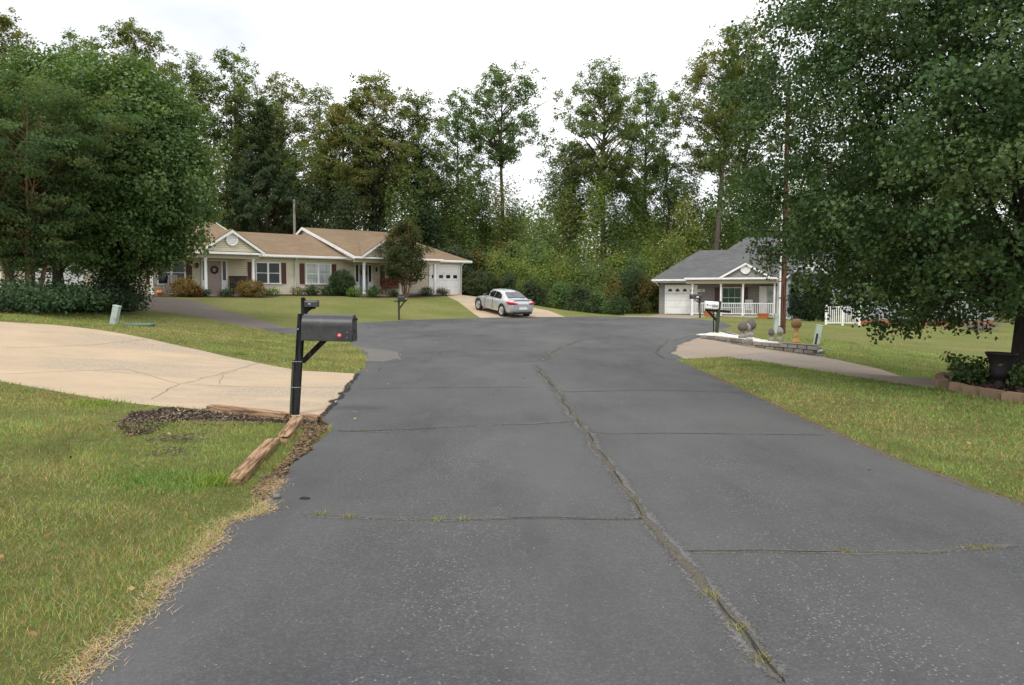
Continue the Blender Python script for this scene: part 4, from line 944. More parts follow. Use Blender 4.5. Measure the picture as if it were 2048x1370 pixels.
# centre roof
sc_ = .355; zc = EZ + sc_ * 4.95
slab('centre_roof', [[(-3.45, -.5, EZ), (3.45, -.5, EZ), (3.45, 4.5, zc), (-3.45, 4.5, zc)], [(-3.45, 4.5, zc), (3.45, 4.5, zc), (3.45, 11.4, EZ - .1), (-3.45, 11.4, EZ - .1)]], .1, M['roof_brown'], LH)
MB().box(-3.4, 3.4, -.5, 0, EZ - .16, EZ - .115).build('soffit', M['white'], LH)
gutter(LH, -3.42, 3.42, -.5, EZ)
def unit(s, u_g, u_p, u_e):
    """one end unit: gable at u_g, porch roof ends at u_p, hip end at u_e"""
    rid = u_e - s * 3.6
    sgn = lambda pl: [(u, v, z) for u, v, z in (pl if s > 0 else pl[::-1])]
    a = u_g - s * .25
    slab('main_roof', [sgn([(a, PV, EZ), (u_p, PV, EZ), (u_p, VR, ZR), (a, VR, ZR)]),
                       sgn([(u_p, -.5, EZ + .02), (u_e, -.5, EZ + .02), (rid, VR, ZR), (u_p, VR, ZR)]) if s * (rid - u_p) > .05 else sgn([(u_p, -.5, EZ + .02), (u_e, -.5, EZ + .02), (rid, VR, ZR)])], .1, M['roof_brown'], LH)
    slab('rear_roof', [sgn([(a, VR, ZR), (rid, VR, ZR), (u_e, 11.6, EZ), (a, 11.6, EZ)])], .1, M['roof_brown'], LH)
    slab('hip_roof', [sgn([(u_e, -.5, EZ + .02), (u_e, 11.6, EZ), (rid, VR, ZR)])], .1, M['roof_brown'], LH)
    MB().prism([(u_g, PV + .25, EZ - .02), (u_g, PV + .25, EZ - .30), (u_g, 0, EZ - .30), (u_g, 11, EZ - .3), (u_g, 11, EZ + .05), (u_g, VR, ZR - .13)], (s * .12, 0, 0)).build('gable_wall', WB, LH)
    r = MB(); r.prism([(a - s * .012, PV - .02, EZ + .02), (a - s * .012, PV - .02, EZ - .17), (a - s * .012, VR, ZR - .19), (a - s * .012, VR, ZR + .012)], (s * .045, 0, 0))
    r.prism([(a - s * .012, 11.6, EZ + .02), (a - s * .012, 11.6, EZ - .17), (a - s * .012, VR, ZR - .19), (a - s * .012, VR, ZR + .012)], (s * .045, 0, 0)); r.build('rake_board', M['white'], LH)
    lo, hi = sorted((a, u_p)); gutter(LH, lo, hi, PV, EZ); MB().box(lo + .1, hi - .1, PV + .18, PV + .30, EZ - .36, EZ - .12).build('porch_beam', M['cream'], LH)
    MB().box(lo + .1, hi - .1, PV + .30, -.005, EZ - .20, EZ - .16).build('porch_ceiling', M['cream'], LH)
    lo2, hi2 = sorted((u_p, u_e)); gutter(LH, lo2 + .02, hi2, -.5, EZ + .02); MB().box(lo2, hi2, -.48, -.003, EZ - .15, EZ - .11).build('soffit', M['white'], LH)
    MB().box(lo, hi, PV + .1, -.01, -.30, .0).build('porch_slab', M['concrete2'], LH)
unit(1, 3.4, 10.3, 13.95); unit(-1, -3.4, -10.6, -17.0)
pediment(LH, -4.98, 1.86, EZ + .06, 3.78, PV + .02, 1.6, M['roof_brown'], WB)
pediment(LH, 5.58, 1.86, EZ + .06, 3.78, PV + .02, 1.6, M['roof_brown'], WB)
for u in (-9.46, -6.46, -3.6, 4.03, 6.87, 9.78): post(LH, u, -1.6, 0, EZ - .35, .14)
window(LH, -2.82, -1.17, .65, 2.06, 0); shutter(LH, -3.3, -2.9, .68, 2.03, 0, M['shutter']); shutter(LH, -1.09, -.78, .68, 2.03, 0, M['shutter'])
window(LH, .56, 2.41, .65, 2.06, 0, 2, 'glass_blind', grid=1); shutter(LH, .16, .50, .68, 2.03, 0, M['shutter']); shutter(LH, 2.48, 2.80, .68, 2.03, 0, M['shutter'])
window(LH, -8.72, -7.11, .55, 2.02, 0); shutter(LH, -9.3, -8.92, .58, 2.0, 0, M['shutter']); shutter(LH, -7.05, -6.72, .58, 2.0, 0, M['shutter'])
window(LH, 6.72, 7.75, .55, 2.02, 0, 1, 'glass_dark', grid=2); shutter(LH, 6.22, 6.58, .58, 2.0, 0, M['shutter']); shutter(LH, 7.86, 8.2, .58, 2.0, 0, M['shutter'])
lantern(LH, -6.45, 0, 1.75); lantern(LH, 5.85, 0, 1.75)
door(LH, -5.82, -4.98, 0, 2.04, 0, M['door_taupe'], True, M['bark_dark']); door(LH, 4.55, 5.2, 0, 2.04, 0, M['door_blue'], True, M['maroon'])
garage_door(LH, 10.45, 13.05, 0, 2.1, 0); garage_door(LH, -15.2, -12.7, 0, 2.1, 0)
downspout(LH, [(-.18, -.55, EZ - .1), (-.18, -.12, EZ - .35), (-.18, -.06, .0)]); downspout(LH, [(13.2, -.55, EZ - .1), (13.25, -.12, EZ - .4), (13.25, -.06, -.2)])
shutter(LH, -16.25, -15.85, .4, 2.0, 0, M['shutter'])
# furniture on the porches
def lpos(u, v, z=0): x, y = LP(u, v); return (x, y, LH_Z + z)
def chair(name, label, loc, rz, mat, w=.55, rock=True, cat='chair'):
    c = empty(name, loc, rz, label, cat)
    for k in range(5): MB().box(-w / 2, w / 2, -.25 + k * .10, -.17 + k * .10, .40, .425).build('seat_slat', mat, c)
    ns = max(5, int(w / .1))
    for k in range(ns):
        u = -w / 2 + (k + .5) * w / ns; MB().bar((u, .25, .40), (u, .42, 1.08), w / ns * .7, .02, (0, 1, 0)).build('back_slat', mat, c)
    MB().bar((-w / 2, .43, 1.10), (w / 2, .43, 1.10), .05, .07).build('top_rail', mat, c)
    for s in (-1, 1):
        MB().box(s * w / 2 - .025, s * w / 2 + .025, -.27, -.22, .05, .62).build('leg', mat, c); MB().box(s * w / 2 - .025, s * w / 2 + .025, .24, .29, .05, .62).build('leg', mat, c)
        MB().box(s * w / 2 - .05, s * w / 2 + .05, -.32, .32, .62, .65).build('armrest', mat, c)
        if rock: MB().tube([(s * w / 2, -.45, .09), (s * w / 2, -.2, .035), (s * w / 2, .15, .035), (s * w / 2, .5, .10)], .025, 6).build('rocker', mat, c)
        else: MB().box(s * w / 2 - .03, s * w / 2 + .03, -.27, .29, 0.0, .05).build('foot', mat, c)
    return c
chair('rocking_chair', 'grey wooden rocking chair on the left porch of the duplex', lpos(-8.2, -.75), LH_A + rad(-35), M['grey_wood'])
chair('porch_bench', 'dark wooden bench right of the duplex front door', lpos(-3.95, -.55), LH_A, M['bark_dark'], 1.15, False, 'bench')
chair('porch_bench', 'reddish wooden bench under the right porch window', lpos(6.9, -.65), LH_A, M['brown_wood'], 1.5, False, 'bench')
pk = empty('pumpkin', lpos(-9.1, -1.78, 0), 0, 'orange pumpkin by the left end post of the porch', 'pumpkin')
m = MB(); n_ = 24; pr = [(.02, .02), (.12, .015), (.19, .07), (.2, .14), (.16, .21), (.07, .235), (.015, .22)]
vs = [(r * (1 - .10 * (k % 4 == 0)) * math.cos(6.283 * k / n_), r * (1 - .10 * (k % 4 == 0)) * math.sin(6.283 * k / n_), z) for r, z in pr for k in range(n_)]
m.add(vs, [(i * n_ + k, i * n_ + (k + 1) % n_, (i + 1) * n_ + (k + 1) % n_, (i + 1) * n_ + k) for i in range(len(pr) - 1) for k in range(n_)], True); m.build('rind', M['orange'], pk)
MB().tube([(0, 0, .21), (.01, 0, .27), (.03, .01, .30)], [.022, .016, .013], 6).build('stem', M['post_green'], pk)

# ------------------------------------------------------------------ grey house on the right
RH = empty('grey_house', (RH_O[0], RH_O[1], RH_Z), RH_A, 'grey sided house with grey roof, white railed porch and garage', 'house')
WG = M['siding_grey']
m = MB(); m.box(-2.75, 9.4, 1.8, 2.0, -.5, 2.6); m.box(-2.74, -2.55, 2.0, 12, -.5, 2.6); m.box(9.2, 9.39, 2.0, 12, -.5, 2.6); m.build('wall', WG, RH)
sl = .445; ze = 2.74
slab('garage_roof', [[(-3.25, 1.0, 2.68), (.6, 1.0, 2.68), (2.6, 5.6, 5.08), (-.2, 5.6, 5.08)], [(-3.25, 10.2, 2.68), (-3.25, 1.0, 2.68), (-.2, 5.6, 5.08)], [(2.6, 5.6, 5.08), (2.6, 10.2, 2.68), (-3.25, 10.2, 2.68), (-.2, 5.6, 5.08)]], .1, M['roof_grey'], RH)
zr = ze + sl * 7.6
slab('main_roof', [[(-.55, -.4, ze), (6.25, -.4, ze), (6.25, 7.2, zr), (3.3, 7.2, zr)], [(-.55, -.4, ze), (3.3, 7.2, zr), (-.55, 14.6, ze)],
                   [(6.25, .6, ze + .44), (9.9, .6, ze), (9.9, 7.2, zr - .3), (6.25, 7.2, zr)], [(3.3, 7.2, zr), (9.9, 7.2, zr - .3), (9.9, 14.6, ze), (-.55, 14.6, ze)]], .1, M['roof_grey'], RH)
gutter(RH, -3.2, -.5, 1.0, 2.67); gutter(RH, -.55, 6.25, -.4, ze)
MB().box(-.45, 6.1, -.22, -.02, ze - .42, ze - .13).build('porch_beam', M['cream'], RH); MB().box(-.45, 6.1, -.02, 1.79, ze - .22, ze - .17).build('porch_ceiling', M['cream'], RH)
MB().box(-3.1, -.4, 1.0, 1.79, 2.45, 2.5).build('soffit', M['white'], RH)
pediment(RH, 3.78, 1.75, ze + .05, 3.78, -.34, 2.2, M['roof_grey'], WG)
# right front gable behind the columnar shrubs
pediment(RH, 8.1, 1.75, ze - .1, 4.05, .9, 5, M['roof_grey'], M['siding_blue']); MB().box(6.35, 9.85, .9, 1.1, -.5, ze - .1).build('wing_wall', M['siding_blue'], RH)
for u in (0, 2.05, 3.61, 5.78): post(RH, u, 0, 0, ze - .42, .12)
for a, b in ((.06, 1.99), (2.11, 3.55), (3.67, 5.72)):
    r = MB(); r.box(a, b, -.03, .03, .86, .92); r.box(a, b, -.025, .025, .10, .16); rl = r.build('railing', M['white'], RH); n = int((b - a) / .125)
    for k in range(n): u = a + (k + .5) * (b - a) / n; MB().box(u - .019, u + .019, -.018, .018, .16, .86).build('baluster', M['white'], rl)
MB().box(-.1, 6.1, -.12, 1.79, -.14, -.002).build('porch_floor', M['cream'], RH); MB().box(-.05, 6.05, -.06, 1.75, -.6, -.14).build('porch_skirt', M['brick'], RH)
garage_door(RH, -2.18, .05, .03, 2.12, 1.8, True)
wn_ = MB(); wn_.box(.22, .70, 1.77, 1.797, 1.72, 1.92); pl = wn_.build('number_plaque', M['white'], RH); text('number', '888', .17, M['black'], pl, (.46, 1.764, 1.82), (rad(90), 0, 0))
shutter(RH, 1.45, 1.86, .5, 2.05, 1.8, M['maroon']); window(RH, 1.95, 3.42, .5, 2.08, 1.8, 1, 'glass_green', grid=2); shutter(RH, 3.5, 3.85, .5, 2.05, 1.8, M['maroon'])
door(RH, 4.75, 5.2, 0, 2.05, 1.8, M['white'], False); dd = door(RH, 5.28, 5.85, 0, 2.05, 1.8, M['glass_blind'], False)
downspout(RH, [(5.95, -.5, ze - .1), (6.02, -.35, ze - .35), (6.02, -.10, ze - .6), (6.02, -.10, -.35)])
downspout(RH, [(-3.1, .95, 2.6), (-2.9, 1.1, 2.45), (-2.8, 1.7, 2.2)])
# porch steps with white rails
for k in range(3): MB().box(6.2 + k * .28, 6.48 + k * .28, -.1, 1.0, -.55, -.14 - k * .15).build('step', M['concrete2'], RH)
for vv in (-.05, .95):
    r = MB(); r.bar((6.15, vv, .9), (7.1, vv, .42), .05); r.bar((6.15, vv, .12), (7.1, vv, -.36), .05); r.box(7.08, 7.16, vv - .04, vv + .04, -.55, .5); rl = r.build('stair_railing', M['white'], RH)
    for k in range(8): u = 6.22 + k * .115; zz = .12 - (u - 6.15) * .505; MB().box(u - .017, u + .017, vv - .017, vv + .017, zz, zz + .78).build('baluster', M['white'], rl)
chair('porch_chair', 'white chair behind the porch rail of the grey house', (*RP(3.95, 1.1), 0.0), RH_A, M['white'], .55, True)
def planter(label, u, v):
    x, y = RP(u, v); o = empty('planter', (x, y, tz(x, y) - .01), RH_A, label, 'planter', 'terracotta planters below the porch')
    m = MB(); m.prism([(-.30, -.15, 0), (.30, -.15, 0), (.30, .15, 0), (-.30, .15, 0)], (0, 0, .02))
    a = [(-.30, -.15, .02), (.30, -.15, .02), (.30, .15, .02), (-.30, .15, .02)]; b = [(-.37, -.19, .30), (.37, -.19, .30), (.37, .19, .30), (-.37, .19, .30)]
    m.add(a + b, [(0, 1, 5, 4), (1, 2, 6, 5), (2, 3, 7, 6), (3, 0, 4, 7)]); m.build('pot', M['terracotta'], o)
    m = MB(); m.box(-.40, .40, -.22, -.17, .30, .38); m.box(-.40, .40, .17, .22, .30, .38); m.box(-.40, -.35, -.17, .17, .30, .38); m.box(.35, .40, -.17, .17, .30, .38); m.build('rim', M['terracotta'], o)
    MB().box(-.36, .36, -.18, .18, .27, .32).build('soil', M['mulch'], o)
planter('terracotta trough planter behind the white mailbox', 1.25, -.45); planter('terracotta trough planter left of the wooden utility pole', 5.05, -.55)
# columnar arborvitae
for px, h, lab in ((1592, 3.3, 'columnar arborvitae nearest the wooden utility pole'), (1617, 3.1, 'middle one of the three columnar arborvitae'), (1646, 3.2, 'columnar arborvitae next to the white fence')):
    Y = 52.5; x = xat(px, Y); make_tree('arborvitae', lab, x, Y, tz(x, Y) + h, tz(x, Y) + .1, .48, 160, 9500, .085, [(.022, .050, .022), (.034, .068, .028), (.018, .040, .020)], M['bark_dark'], .06, lambda t: np.clip((1.04 - t) / .5, 0, 1) ** .6 * np.clip((t + .1) / .15, 0, 1), .10, .4, 1, (0, 0), 'leaf', 'tree', 'columnar arborvitae beside the grey house', lump=.1)

# ------------------------------------------------------------------ pale blue house beyond
BH = empty('blue_house', (xat(1711, 47.5), 47.5, -.42), rad(-14), 'pale blue sided house on a brick base behind the right tree', 'house')
MB().box(0, 7.5, 0, .2, .45, 3.1).build('wall', M['siding_blue'], BH); MB().box(0, .2, .2, 4.6, .45, 3.1).build('side_wall', M['siding_blue'], BH)
MB().box(-.03, 7.53, -.05, .15, -.5, .45).build('foundation', M['brick'], BH)
slab('roof', [[(-.4, -.5, 3.1), (7.9, -.5, 3.1), (7.9, 2.3, 4.5), (-.4, 2.3, 4.5)], [(-.4, 2.3, 4.5), (7.9, 2.3, 4.5), (7.9, 5.1, 3.1), (-.4, 5.1, 3.1)]], .1, M['roof_grey'], BH)
MB().prism([(.0, .2, 3.1), (0, 4.6, 3.1), (0, 2.3, 4.38)], (.15, 0, 0)).build('gable_wall', M['siding_blue'], BH)
gutter(BH, -.4, 7.9, -.5, 3.08)
for u in (.9, 2.3, 4.0, 5.6): MB().box(u, u + .38, -.075, -.052, .12, .36).build('foundation_vent', M['black'], BH)
window(BH, 2.5, 4.0, 1.5, 2.7, 0); window(BH, 5.2, 6.7, 1.5, 2.7, 0)
FN = empty('deck_fence', (xat(1652, 45.5), 45.5, tz(xat(1652, 45.5), 45.5)), rad(-8), 'white picket deck railing left of the brick base', 'fence')
for a in (0, .92, 1.85):
    MB().box(a - .055, a + .055, -.055, .055, -.1, 1.15).build('fence_post', M['white'], FN)
for a, b in ((.06, .86), (.98, 1.79)):
    MB().box(a, b, -.02, .02, 1.0, 1.06).build('rail', M['white'], FN); MB().box(a, b, -.02, .02, .08, .14).build('rail', M['white'], FN)
    for k in range(7): u = a + (k + .5) * (b - a) / 7; MB().box(u - .02, u + .02, -.016, .016, .14, 1.0).build('picket', M['white'], FN)

# ------------------------------------------------------------------ utility poles
def upole(label, px, Y, zt, r, mat, conduit=False, name='utility_pole'):
    x = xat(px, Y); o = empty(name, (x, Y, tz(x, Y) - .1), 0, label, 'utility pole'); h = zt - tz(x, Y)
    MB().tube([(0, 0, 0), (0, 0, h * .5), (.02, 0, h)], [r, r * .9, r * .78], 14).build('pole', mat, o)
    if conduit:
        MB().tube([(-r - .045, -.02, .05), (-r - .03, -.02, h * .55), (-r + .0, -.02, h * .9)], .042, 8).build('conduit', M['white'], o)
        MB().box(-r - .26, -r - .10, -.08, .08, .0, .95).build('meter_box', M['pedestal'], o)
        for z in (.4, 1.6, 2.8): MB().box(-r - .10, -r + .03, -.09, -.06, z, z + .03).build('strap', M['black'], o)
    return o
upole('reddish wooden utility pole with white conduit in front of the grey house', 1566, 33, 10.5, .115, M['pole'], True)
upole('thin grey wooden utility pole behind the duplex roof', 592, 63, 9.2, .12, M['pole_grey'])

# ------------------------------------------------------------------ mailboxes
def arch_profile(w, h, n=30):
    r = w / 2; return [(-r, 0), (r, 0)] + [(r * math.cos(t), h - r + r * math.sin(t)) for t in np.linspace(0, math.pi, n)]
def box_body(parent, L, w, h, mat, name='box'):
    """mailbox shell along +x from 0 to L"""
    m = MB(); p = arch_profile(w, h); m.prism([(0, a, b) for a, b in p], (L, 0, 0)); o = m.build(name, mat, parent, .006)
    return o
gx, gy = gp(591, 829)
MBX = empty('mailbox', (gx, gy, tz(gx, gy) - .02), rad(-1), 'large black mailbox with red reflector on leaning black post, nearest', 'mailbox', 'mailboxes')
H_ = 1.35; tilt = .105
p = MB(); p.prism([(-.042, -.042, 0), (.042, -.042, 0), (.042, .042, 0), (-.042, .042, 0)], (tilt, 0, H_)); p.build('post', M['post_black'], MBX, .006)
p = MB(); p.prism([(-.074, -.03, 0), (-.046, -.03, 0), (-.046, .015, 0), (-.074, .015, 0)], (.05, 0, .74)); p.build('support_stake', M['post_green'], MBX)
for z in (.38, .72): MB().box(-.085 + tilt * z / H_, .050 + tilt * z / H_, -.048, .048, z, z + .008).build('clamp', M['metal'], MBX)
for z, u in ((.70, -.16), (1.15, .02)): MB().tube([(u + tilt * .5, -.075, z), (u + tilt * .5, -.05, z)], .011, 8).build('bolt', M['metal'], MBX)
bz = H_ - .345
MB().bar((tilt * .56 + .05, 0, .72), (tilt + .30, 0, bz + .005), .07, .06).build('brace', M['post_black'], MBX)
bd = box_body(MBX, .64, .30, .34, M['mailbox_black']); bd.location = (tilt + .025, 0, bz); bd.rotation_euler = (0, rad(1.2), 0)
m = MB(); pr_ = arch_profile(.315, .35); m.prism([(.635, a, b - .004) for a, b in pr_], (.028, 0, 0)); m.build('door', M['mailbox_black'], bd, .005)
MB().box(.664, .672, -.13, .13, .02, .075).build('door_ridge', M['mailbox_black'], bd); MB().box(.664, .70, -.025, .025, .27, .30).build('door_pull', M['black'], bd)
MB().box(.664, .674, -.025, .025, .12, .15).build('emblem', M['black'], bd)
o = MB().lathe([(0, .008), (.018, .006), (.02, 0)], 14).build('reflector', M['pink'], bd); o.rotation_euler = (rad(90), 0, 0); o.location = (.50, -.1505, .075)
o = MB().lathe([(0, .003), (.03, .002), (.031, 0)], 14).build('reflector_ring', M['red'], bd); o.rotation_euler = (rad(90), 0, 0); o.location = (.50, -.1500, .075)
for q in ((.60, .05), (.60, .12)): MB().tube([(q[0], -.158, q[1]), (q[0], -.148, q[1])], .006, 6).build('rivet', M['metal'], bd)

def pos(px, Y): x = xat(px, Y); return (x, Y, tz(x, Y) - .02)
# plastic mailbox with number, behind the near one
o2 = empty('mailbox', pos(607, 30), 0, 'dark square mailbox showing above the near black mailbox', 'mailbox', 'mailboxes')
MB().box(-.075, .075, -.075, .075, 0, 1.42).build('post', M['post_black'], o2, .01)
MB().lathe([(.0, .05), (.05, .03), (.095, .0), (.095, -.02)], 4, (0, 0, 1.43)).build('post_cap', M['post_black'], o2)
b = box_body(o2, .50, .22, .26, M['mailbox_black']); b.location = (.076, -.02, 1.10); MB().box(.50, .515, -.115, .115, .0, .24).build('door', M['mailbox_black'], b)
m = MB(); m.prism([(.076, -.04, 1.10), (.48, -.04, 1.10), (.46, -.04, 1.03), (.30, -.04, 1.0), (.17, -.04, .90), (.13, -.04, .80), (.076, -.04, .80)], (0, .08, 0)); m.build('bracket', M['post_black'], o2)
text('number', '91', .11, M['white'], b, (.20, -.113, .11), (rad(90), 0, 0))
# mailbox by the duplex lawn
o3 = empty('mailbox', pos(798, 41), 0, 'dark mailbox on olive wooden post by the duplex lawn', 'mailbox', 'mailboxes')
MB().box(-.05, .05, -.05, .05, 0, .98).build('post', M['post_green'], o3, .006); MB().bar((.03, 0, .62), (.30, 0, .98), .06).build('brace', M['post_black'], o3); MB().box(-.25, .40, -.07, .07, .98, 1.03).build('arm', M['post_black'], o3)
b = box_body(o3, .50, .20, .24, M['mailbox_black']); b.location = (0, 0, 1.03); b.rotation_euler = (0, 0, rad(-38)); MB().prism([(.495, a_, b_) for a_, b_ in arch_profile(.21, .25)], (.02, 0, 0)).build('door', M['mailbox_black'], b)
t_ = text('number', '19', .11, M['white'], b, (.518, 0, .10), (rad(90), 0, rad(90)))
# black mailbox on thin post, far right
o4 = empty('mailbox', pos(1400, 48), 0, 'black mailbox on a thin black post beside the grey house garage', 'mailbox', 'mailboxes')
MB().tube([(0, 0, 0), (-.03, 0, 1.22)], .05, 8).build('post', M['post_black'], o4); MB().tube([(-.02, 0, .86), (-.36, 0, 1.16)], .025, 6).build('brace', M['black'], o4)
b = box_body(o4, .68, .24, .29, M['mailbox_black']); b.location = (.06, 0, 1.17); b.rotation_euler = (0, 0, rad(180)); MB().prism([(.675, a_, b_) for a_, b_ in arch_profile(.25, .30)], (.02, 0, 0)).build('door', M['black'], b)
MB().prism([(.18, .123, .08), (.32, .123, .08), (.34, .123, .15), (.18, .123, .16)], (0, .004, 0)).build('painted_patch', M['white'], b)
m = MB()
for k in range(5): m.prism([(.38 + k * .05, .123, .10 + (k % 2) * .04), (.42 + k * .05, .123, .08 + (k % 2) * .05), (.43 + k * .05, .123, .17 - (k % 2) * .03)], (0, .004, 0))
m.build('painted_flowers', M['red'], b)
# white mailbox on black cross post
w5 = gp(1433, 667)
o5 = empty('mailbox', (w5[0], w5[1], tz(*w5) - .02), 0, 'white mailbox with black digits on a dark cross-shaped post', 'mailbox', 'mailboxes')
m = MB(); m.prism([(-.06, -.06, 0), (.06, -.06, 0), (.06, .06, 0), (-.06, .06, 0)], (.10, 0, 1.27)); m.build('post', M['post_green'], o5, .01)
MB().bar((-.44, 0, .93), (.52, 0, .86), .09, .09).build('cross_arm', M['post_black'], o5); MB().bar((-.36, 0, .90), (.02, 0, .50), .08, .08).build('brace', M['post_black'], o5)
MB().tube([(-.12, -.02, 0), (-.13, -.02, .86)], .022, 6).build('stake', M['post_black'], o5)
b = box_body(o5, .50, .24, .27, M['white']); b.location = (.03, 0, .975); b.rotation_euler = (0, rad(-4), rad(180)); MB().prism([(.495, a_, b_) for a_, b_ in arch_profile(.25, .28)], (.018, 0, 0)).build('door', M['white'], b)
text('number', '888', .15, M['black'], b, (.14, .1225, .09), (rad(90), 0, rad(180)))
m = MB(); m.prism([(.40, .1205, .11), (.46, .1205, .09), (.47, .1205, .14), (.43, .1205, .16)], (0, .004, 0)); m.prism([(.27, .1205, .10), (.40, .1205, .11), (.40, .1205, .125), (.27, .1205, .115)], (0, .004, 0)); m.build('painted_bird', M['statue_dark'], b)

# ------------------------------------------------------------------ timbers by the near mailbox
def timber(label, a, b, w, h, seed, rot=False):
    r = random.Random(seed); A, B_ = Vector((*a, tz(*a))), Vector((*b, tz(*b))); d = B_ - A; L = d.length; n = max(6, int(L / .09))
    vs, ring = [], 10; prof = [(-.5, 0), (-.5, .5), (-.49, .88), (-.40, .99), (0, 1.0), (.40, 1.0), (.49, .90), (.5, .5), (.5, 0), (0, -.05)]
    off = [[r.gauss(0, .03), r.gauss(0, .03)] for _ in prof]
    for i in range(n + 1):
        q = i / n; tap = 1 - .25 * max(0, abs(2 * q - 1) - .8) / .2 * r.random()
        for j, (x, z) in enumerate(prof):
            jag = 0 if 0 < i < n else r.uniform(-.05, .05)
            vs.append((x * w * tap + (off[j][0] + r.gauss(0, .008)) * w, q * L + jag, max(0, z * h * tap + (off[j][1] + r.gauss(0, .012)) * h * (z > .1))))
    fs = [(i * ring + k, i * ring + (k + 1) % ring, (i + 1) * ring + (k + 1) % ring, (i + 1) * ring + k) for i in range(n) for k in range(ring)] + [tuple(range(ring)), tuple(range(n * ring, (n + 1) * ring))]
    o = MB().add(vs, fs).build('landscape_timber', M['timber']); ang = math.atan2(d.y, d.x) - math.pi / 2
    o.location = A + Vector((0, 0, -.012)); o.rotation_euler = (math.asin(d.z / L), 0, ang); return tag(o, label, 'timber', 'weathered landscape timbers')
timber('long weathered timber lying along the left road edge, nearest', gp(470, 970), gp(549, 886), .135, .085, 3)
timber('short broken timber piece at the foot of the near mailbox', gp(567, 884), gp(598, 842), .15, .095, 5)
timber('half-buried timber along the edge of the tan concrete driveway', gp(415, 821), gp(575, 839), .13, .10, 8)
timber('small half-buried timber end right of the near mailbox post', gp(606, 838), gp(640, 842), .12, .08, 9)
o = MB().lathe([(0, 0), (.03, .005), (.035, .02), (.02, .035), (0, .04)], 7, jit=.2).build('stone', M['stone']); q = gp(554, 996); o.location = (*q, tz(*q) - .004); tag(o, 'small pale stone on the road near the straw edge', 'stone')
o = MB().lathe([(0, 0), (.025, .004), (.03, .015), (.018, .026), (0, .03)], 7, jit=.2).build('stone', M['dark_crack']); q = gp(609, 998); o.location = (*q, tz(*q) - .004); o.scale = (1.4, .7, .8); tag(o, 'small dark lump on the road right of the pale stone', 'stone')

# ------------------------------------------------------------------ pedestals and green box on the left strip
def pedestal(label, x, y, h, tx, ty, w, zb):
    o = empty('cable_pedestal', (x, y, zb), 0, label, 'pedestal', 'cable pedestals'); o.rotation_euler = (tx, ty, 0)
    MB().box(-w / 2, w / 2, -w / 2, w / 2, -.15, h * .96).build('body', M['pedestal'], o, .015); MB().box(-w * .56, w * .56, -w * .56, w * .56, h * .93, h).build('cap', M['pedestal'], o, .02)
    MB().box(w * .15, w * .17 + w * .35, -w / 2 - .012, -w / 2, h * .3, h * .45).build('latch', M['metal'], o); return o
x, y = xat(226, 23), 23.0; pedestal('pale green tilted cable pedestal on the left grass strip', x, y, .62, 0, rad(13), .18, tz(x, y) + .02)
tb = empty('transformer_box', (xat(275, 23.6), 23.6, tz(xat(275, 23.6), 23.6)), rad(10), 'low green utility box beside the tilted pedestal', 'utility box')
x, y = tb.location.x, tb.location.y; ht = 1.6 - 60 / F * 23.6 - tb.location.z
MB().box(-.42, .42, -.3, .3, -.1, ht - .06).build('body', M['box_green'], tb, .02); MB().box(-.45, .45, -.33, .33, ht - .06, ht).build('lid', M['box_green'], tb, .02)
q = gp(1632, 689); pp = pedestal('grey-green tilted cable pedestal at the right end of the block wall', q[0], q[1], .68, 0, rad(9), .17, tz(*q)); MB().box(-.09, -.02, -.094, -.086, .0, .38).build('open_panel', M['black'], pp)

# ------------------------------------------------------------------ block wall with finials
def fz(py, Y): return 1.6 - (py - HORIZON) / F * Y
BW = empty('block_wall', (0, 0, 0), 0, 'low stepped wall of grey concrete blocks edging the gravel bed', 'wall')
blk = None
def block(x, y, z, ang, l=.40, h=.115, d=.2):
    global blk
    if blk is None:
        blk = MB().box(-.5, .5, -.5, .5, 0, 1).build('block', M['stone'], BW, .0); b_ = bmesh.new(); b_.from_mesh(blk.data)
        bmesh.ops.bevel(b_, geom=list(b_.edges), offset=.045, segments=1, affect='EDGES'); b_.to_mesh(blk.data); b_.free(); o = blk
    else: o = blk.copy(); COL.objects.link(o)
    o.location = (x, y, z); o.rotation_euler = (random.gauss(0, .01), random.gauss(0, .01), ang + random.gauss(0, .02)); o.scale = (l, d, h); return o
wp = np.array(subdiv(WALL, .02, 0, False)); seg = np.r_[0, np.cumsum(np.linalg.norm(np.diff(wp, axis=0), axis=1))]; TOT = seg[-1]
def wall_at(s): x, y = np.interp(s, seg, wp[:, 0]), np.interp(s, seg, wp[:, 1]); x2, y2 = np.interp(min(s + .05, TOT), seg, wp[:, 0]), np.interp(min(s + .05, TOT), seg, wp[:, 1]); x1, y1 = np.interp(s - .05, seg, wp[:, 0]), np.interp(s - .05, seg, wp[:, 1]); return float(x), float(y), math.atan2(y2 - y1, x2 - x1)
h = .12
def tier(s0, s1, ztop, rows):
    for r in range(rows):
        s = s0 + (.2 if r % 2 else 0.0)
        while s < s1 - .1:
            l = .38 + random.uniform(-.03, .03); x, y, a = wall_at(s + l / 2); z = ztop - (r + 1) * h
            if z + h > tz(x, y) - .02: block(x, y, z, a, l - .035, h - .016)
            s += l
T1, T2 = TOT * .50, TOT * .76
z1 = fz(675.5, wall_at(TOT * .38)[1]); z2 = fz(683.5, wall_at(TOT * .64)[1]); z3 = fz(688.5, wall_at(TOT * .88)[1]); print('wall', z1, z2, z3, [tz(*wall_at(TOT * q)[:2]) for q in (.1, .38, .64, .88)])
tier(TOT * .02, T1, z1, 5); tier(T1, T2, z2, 5); tier(T2, TOT, z3, 5)
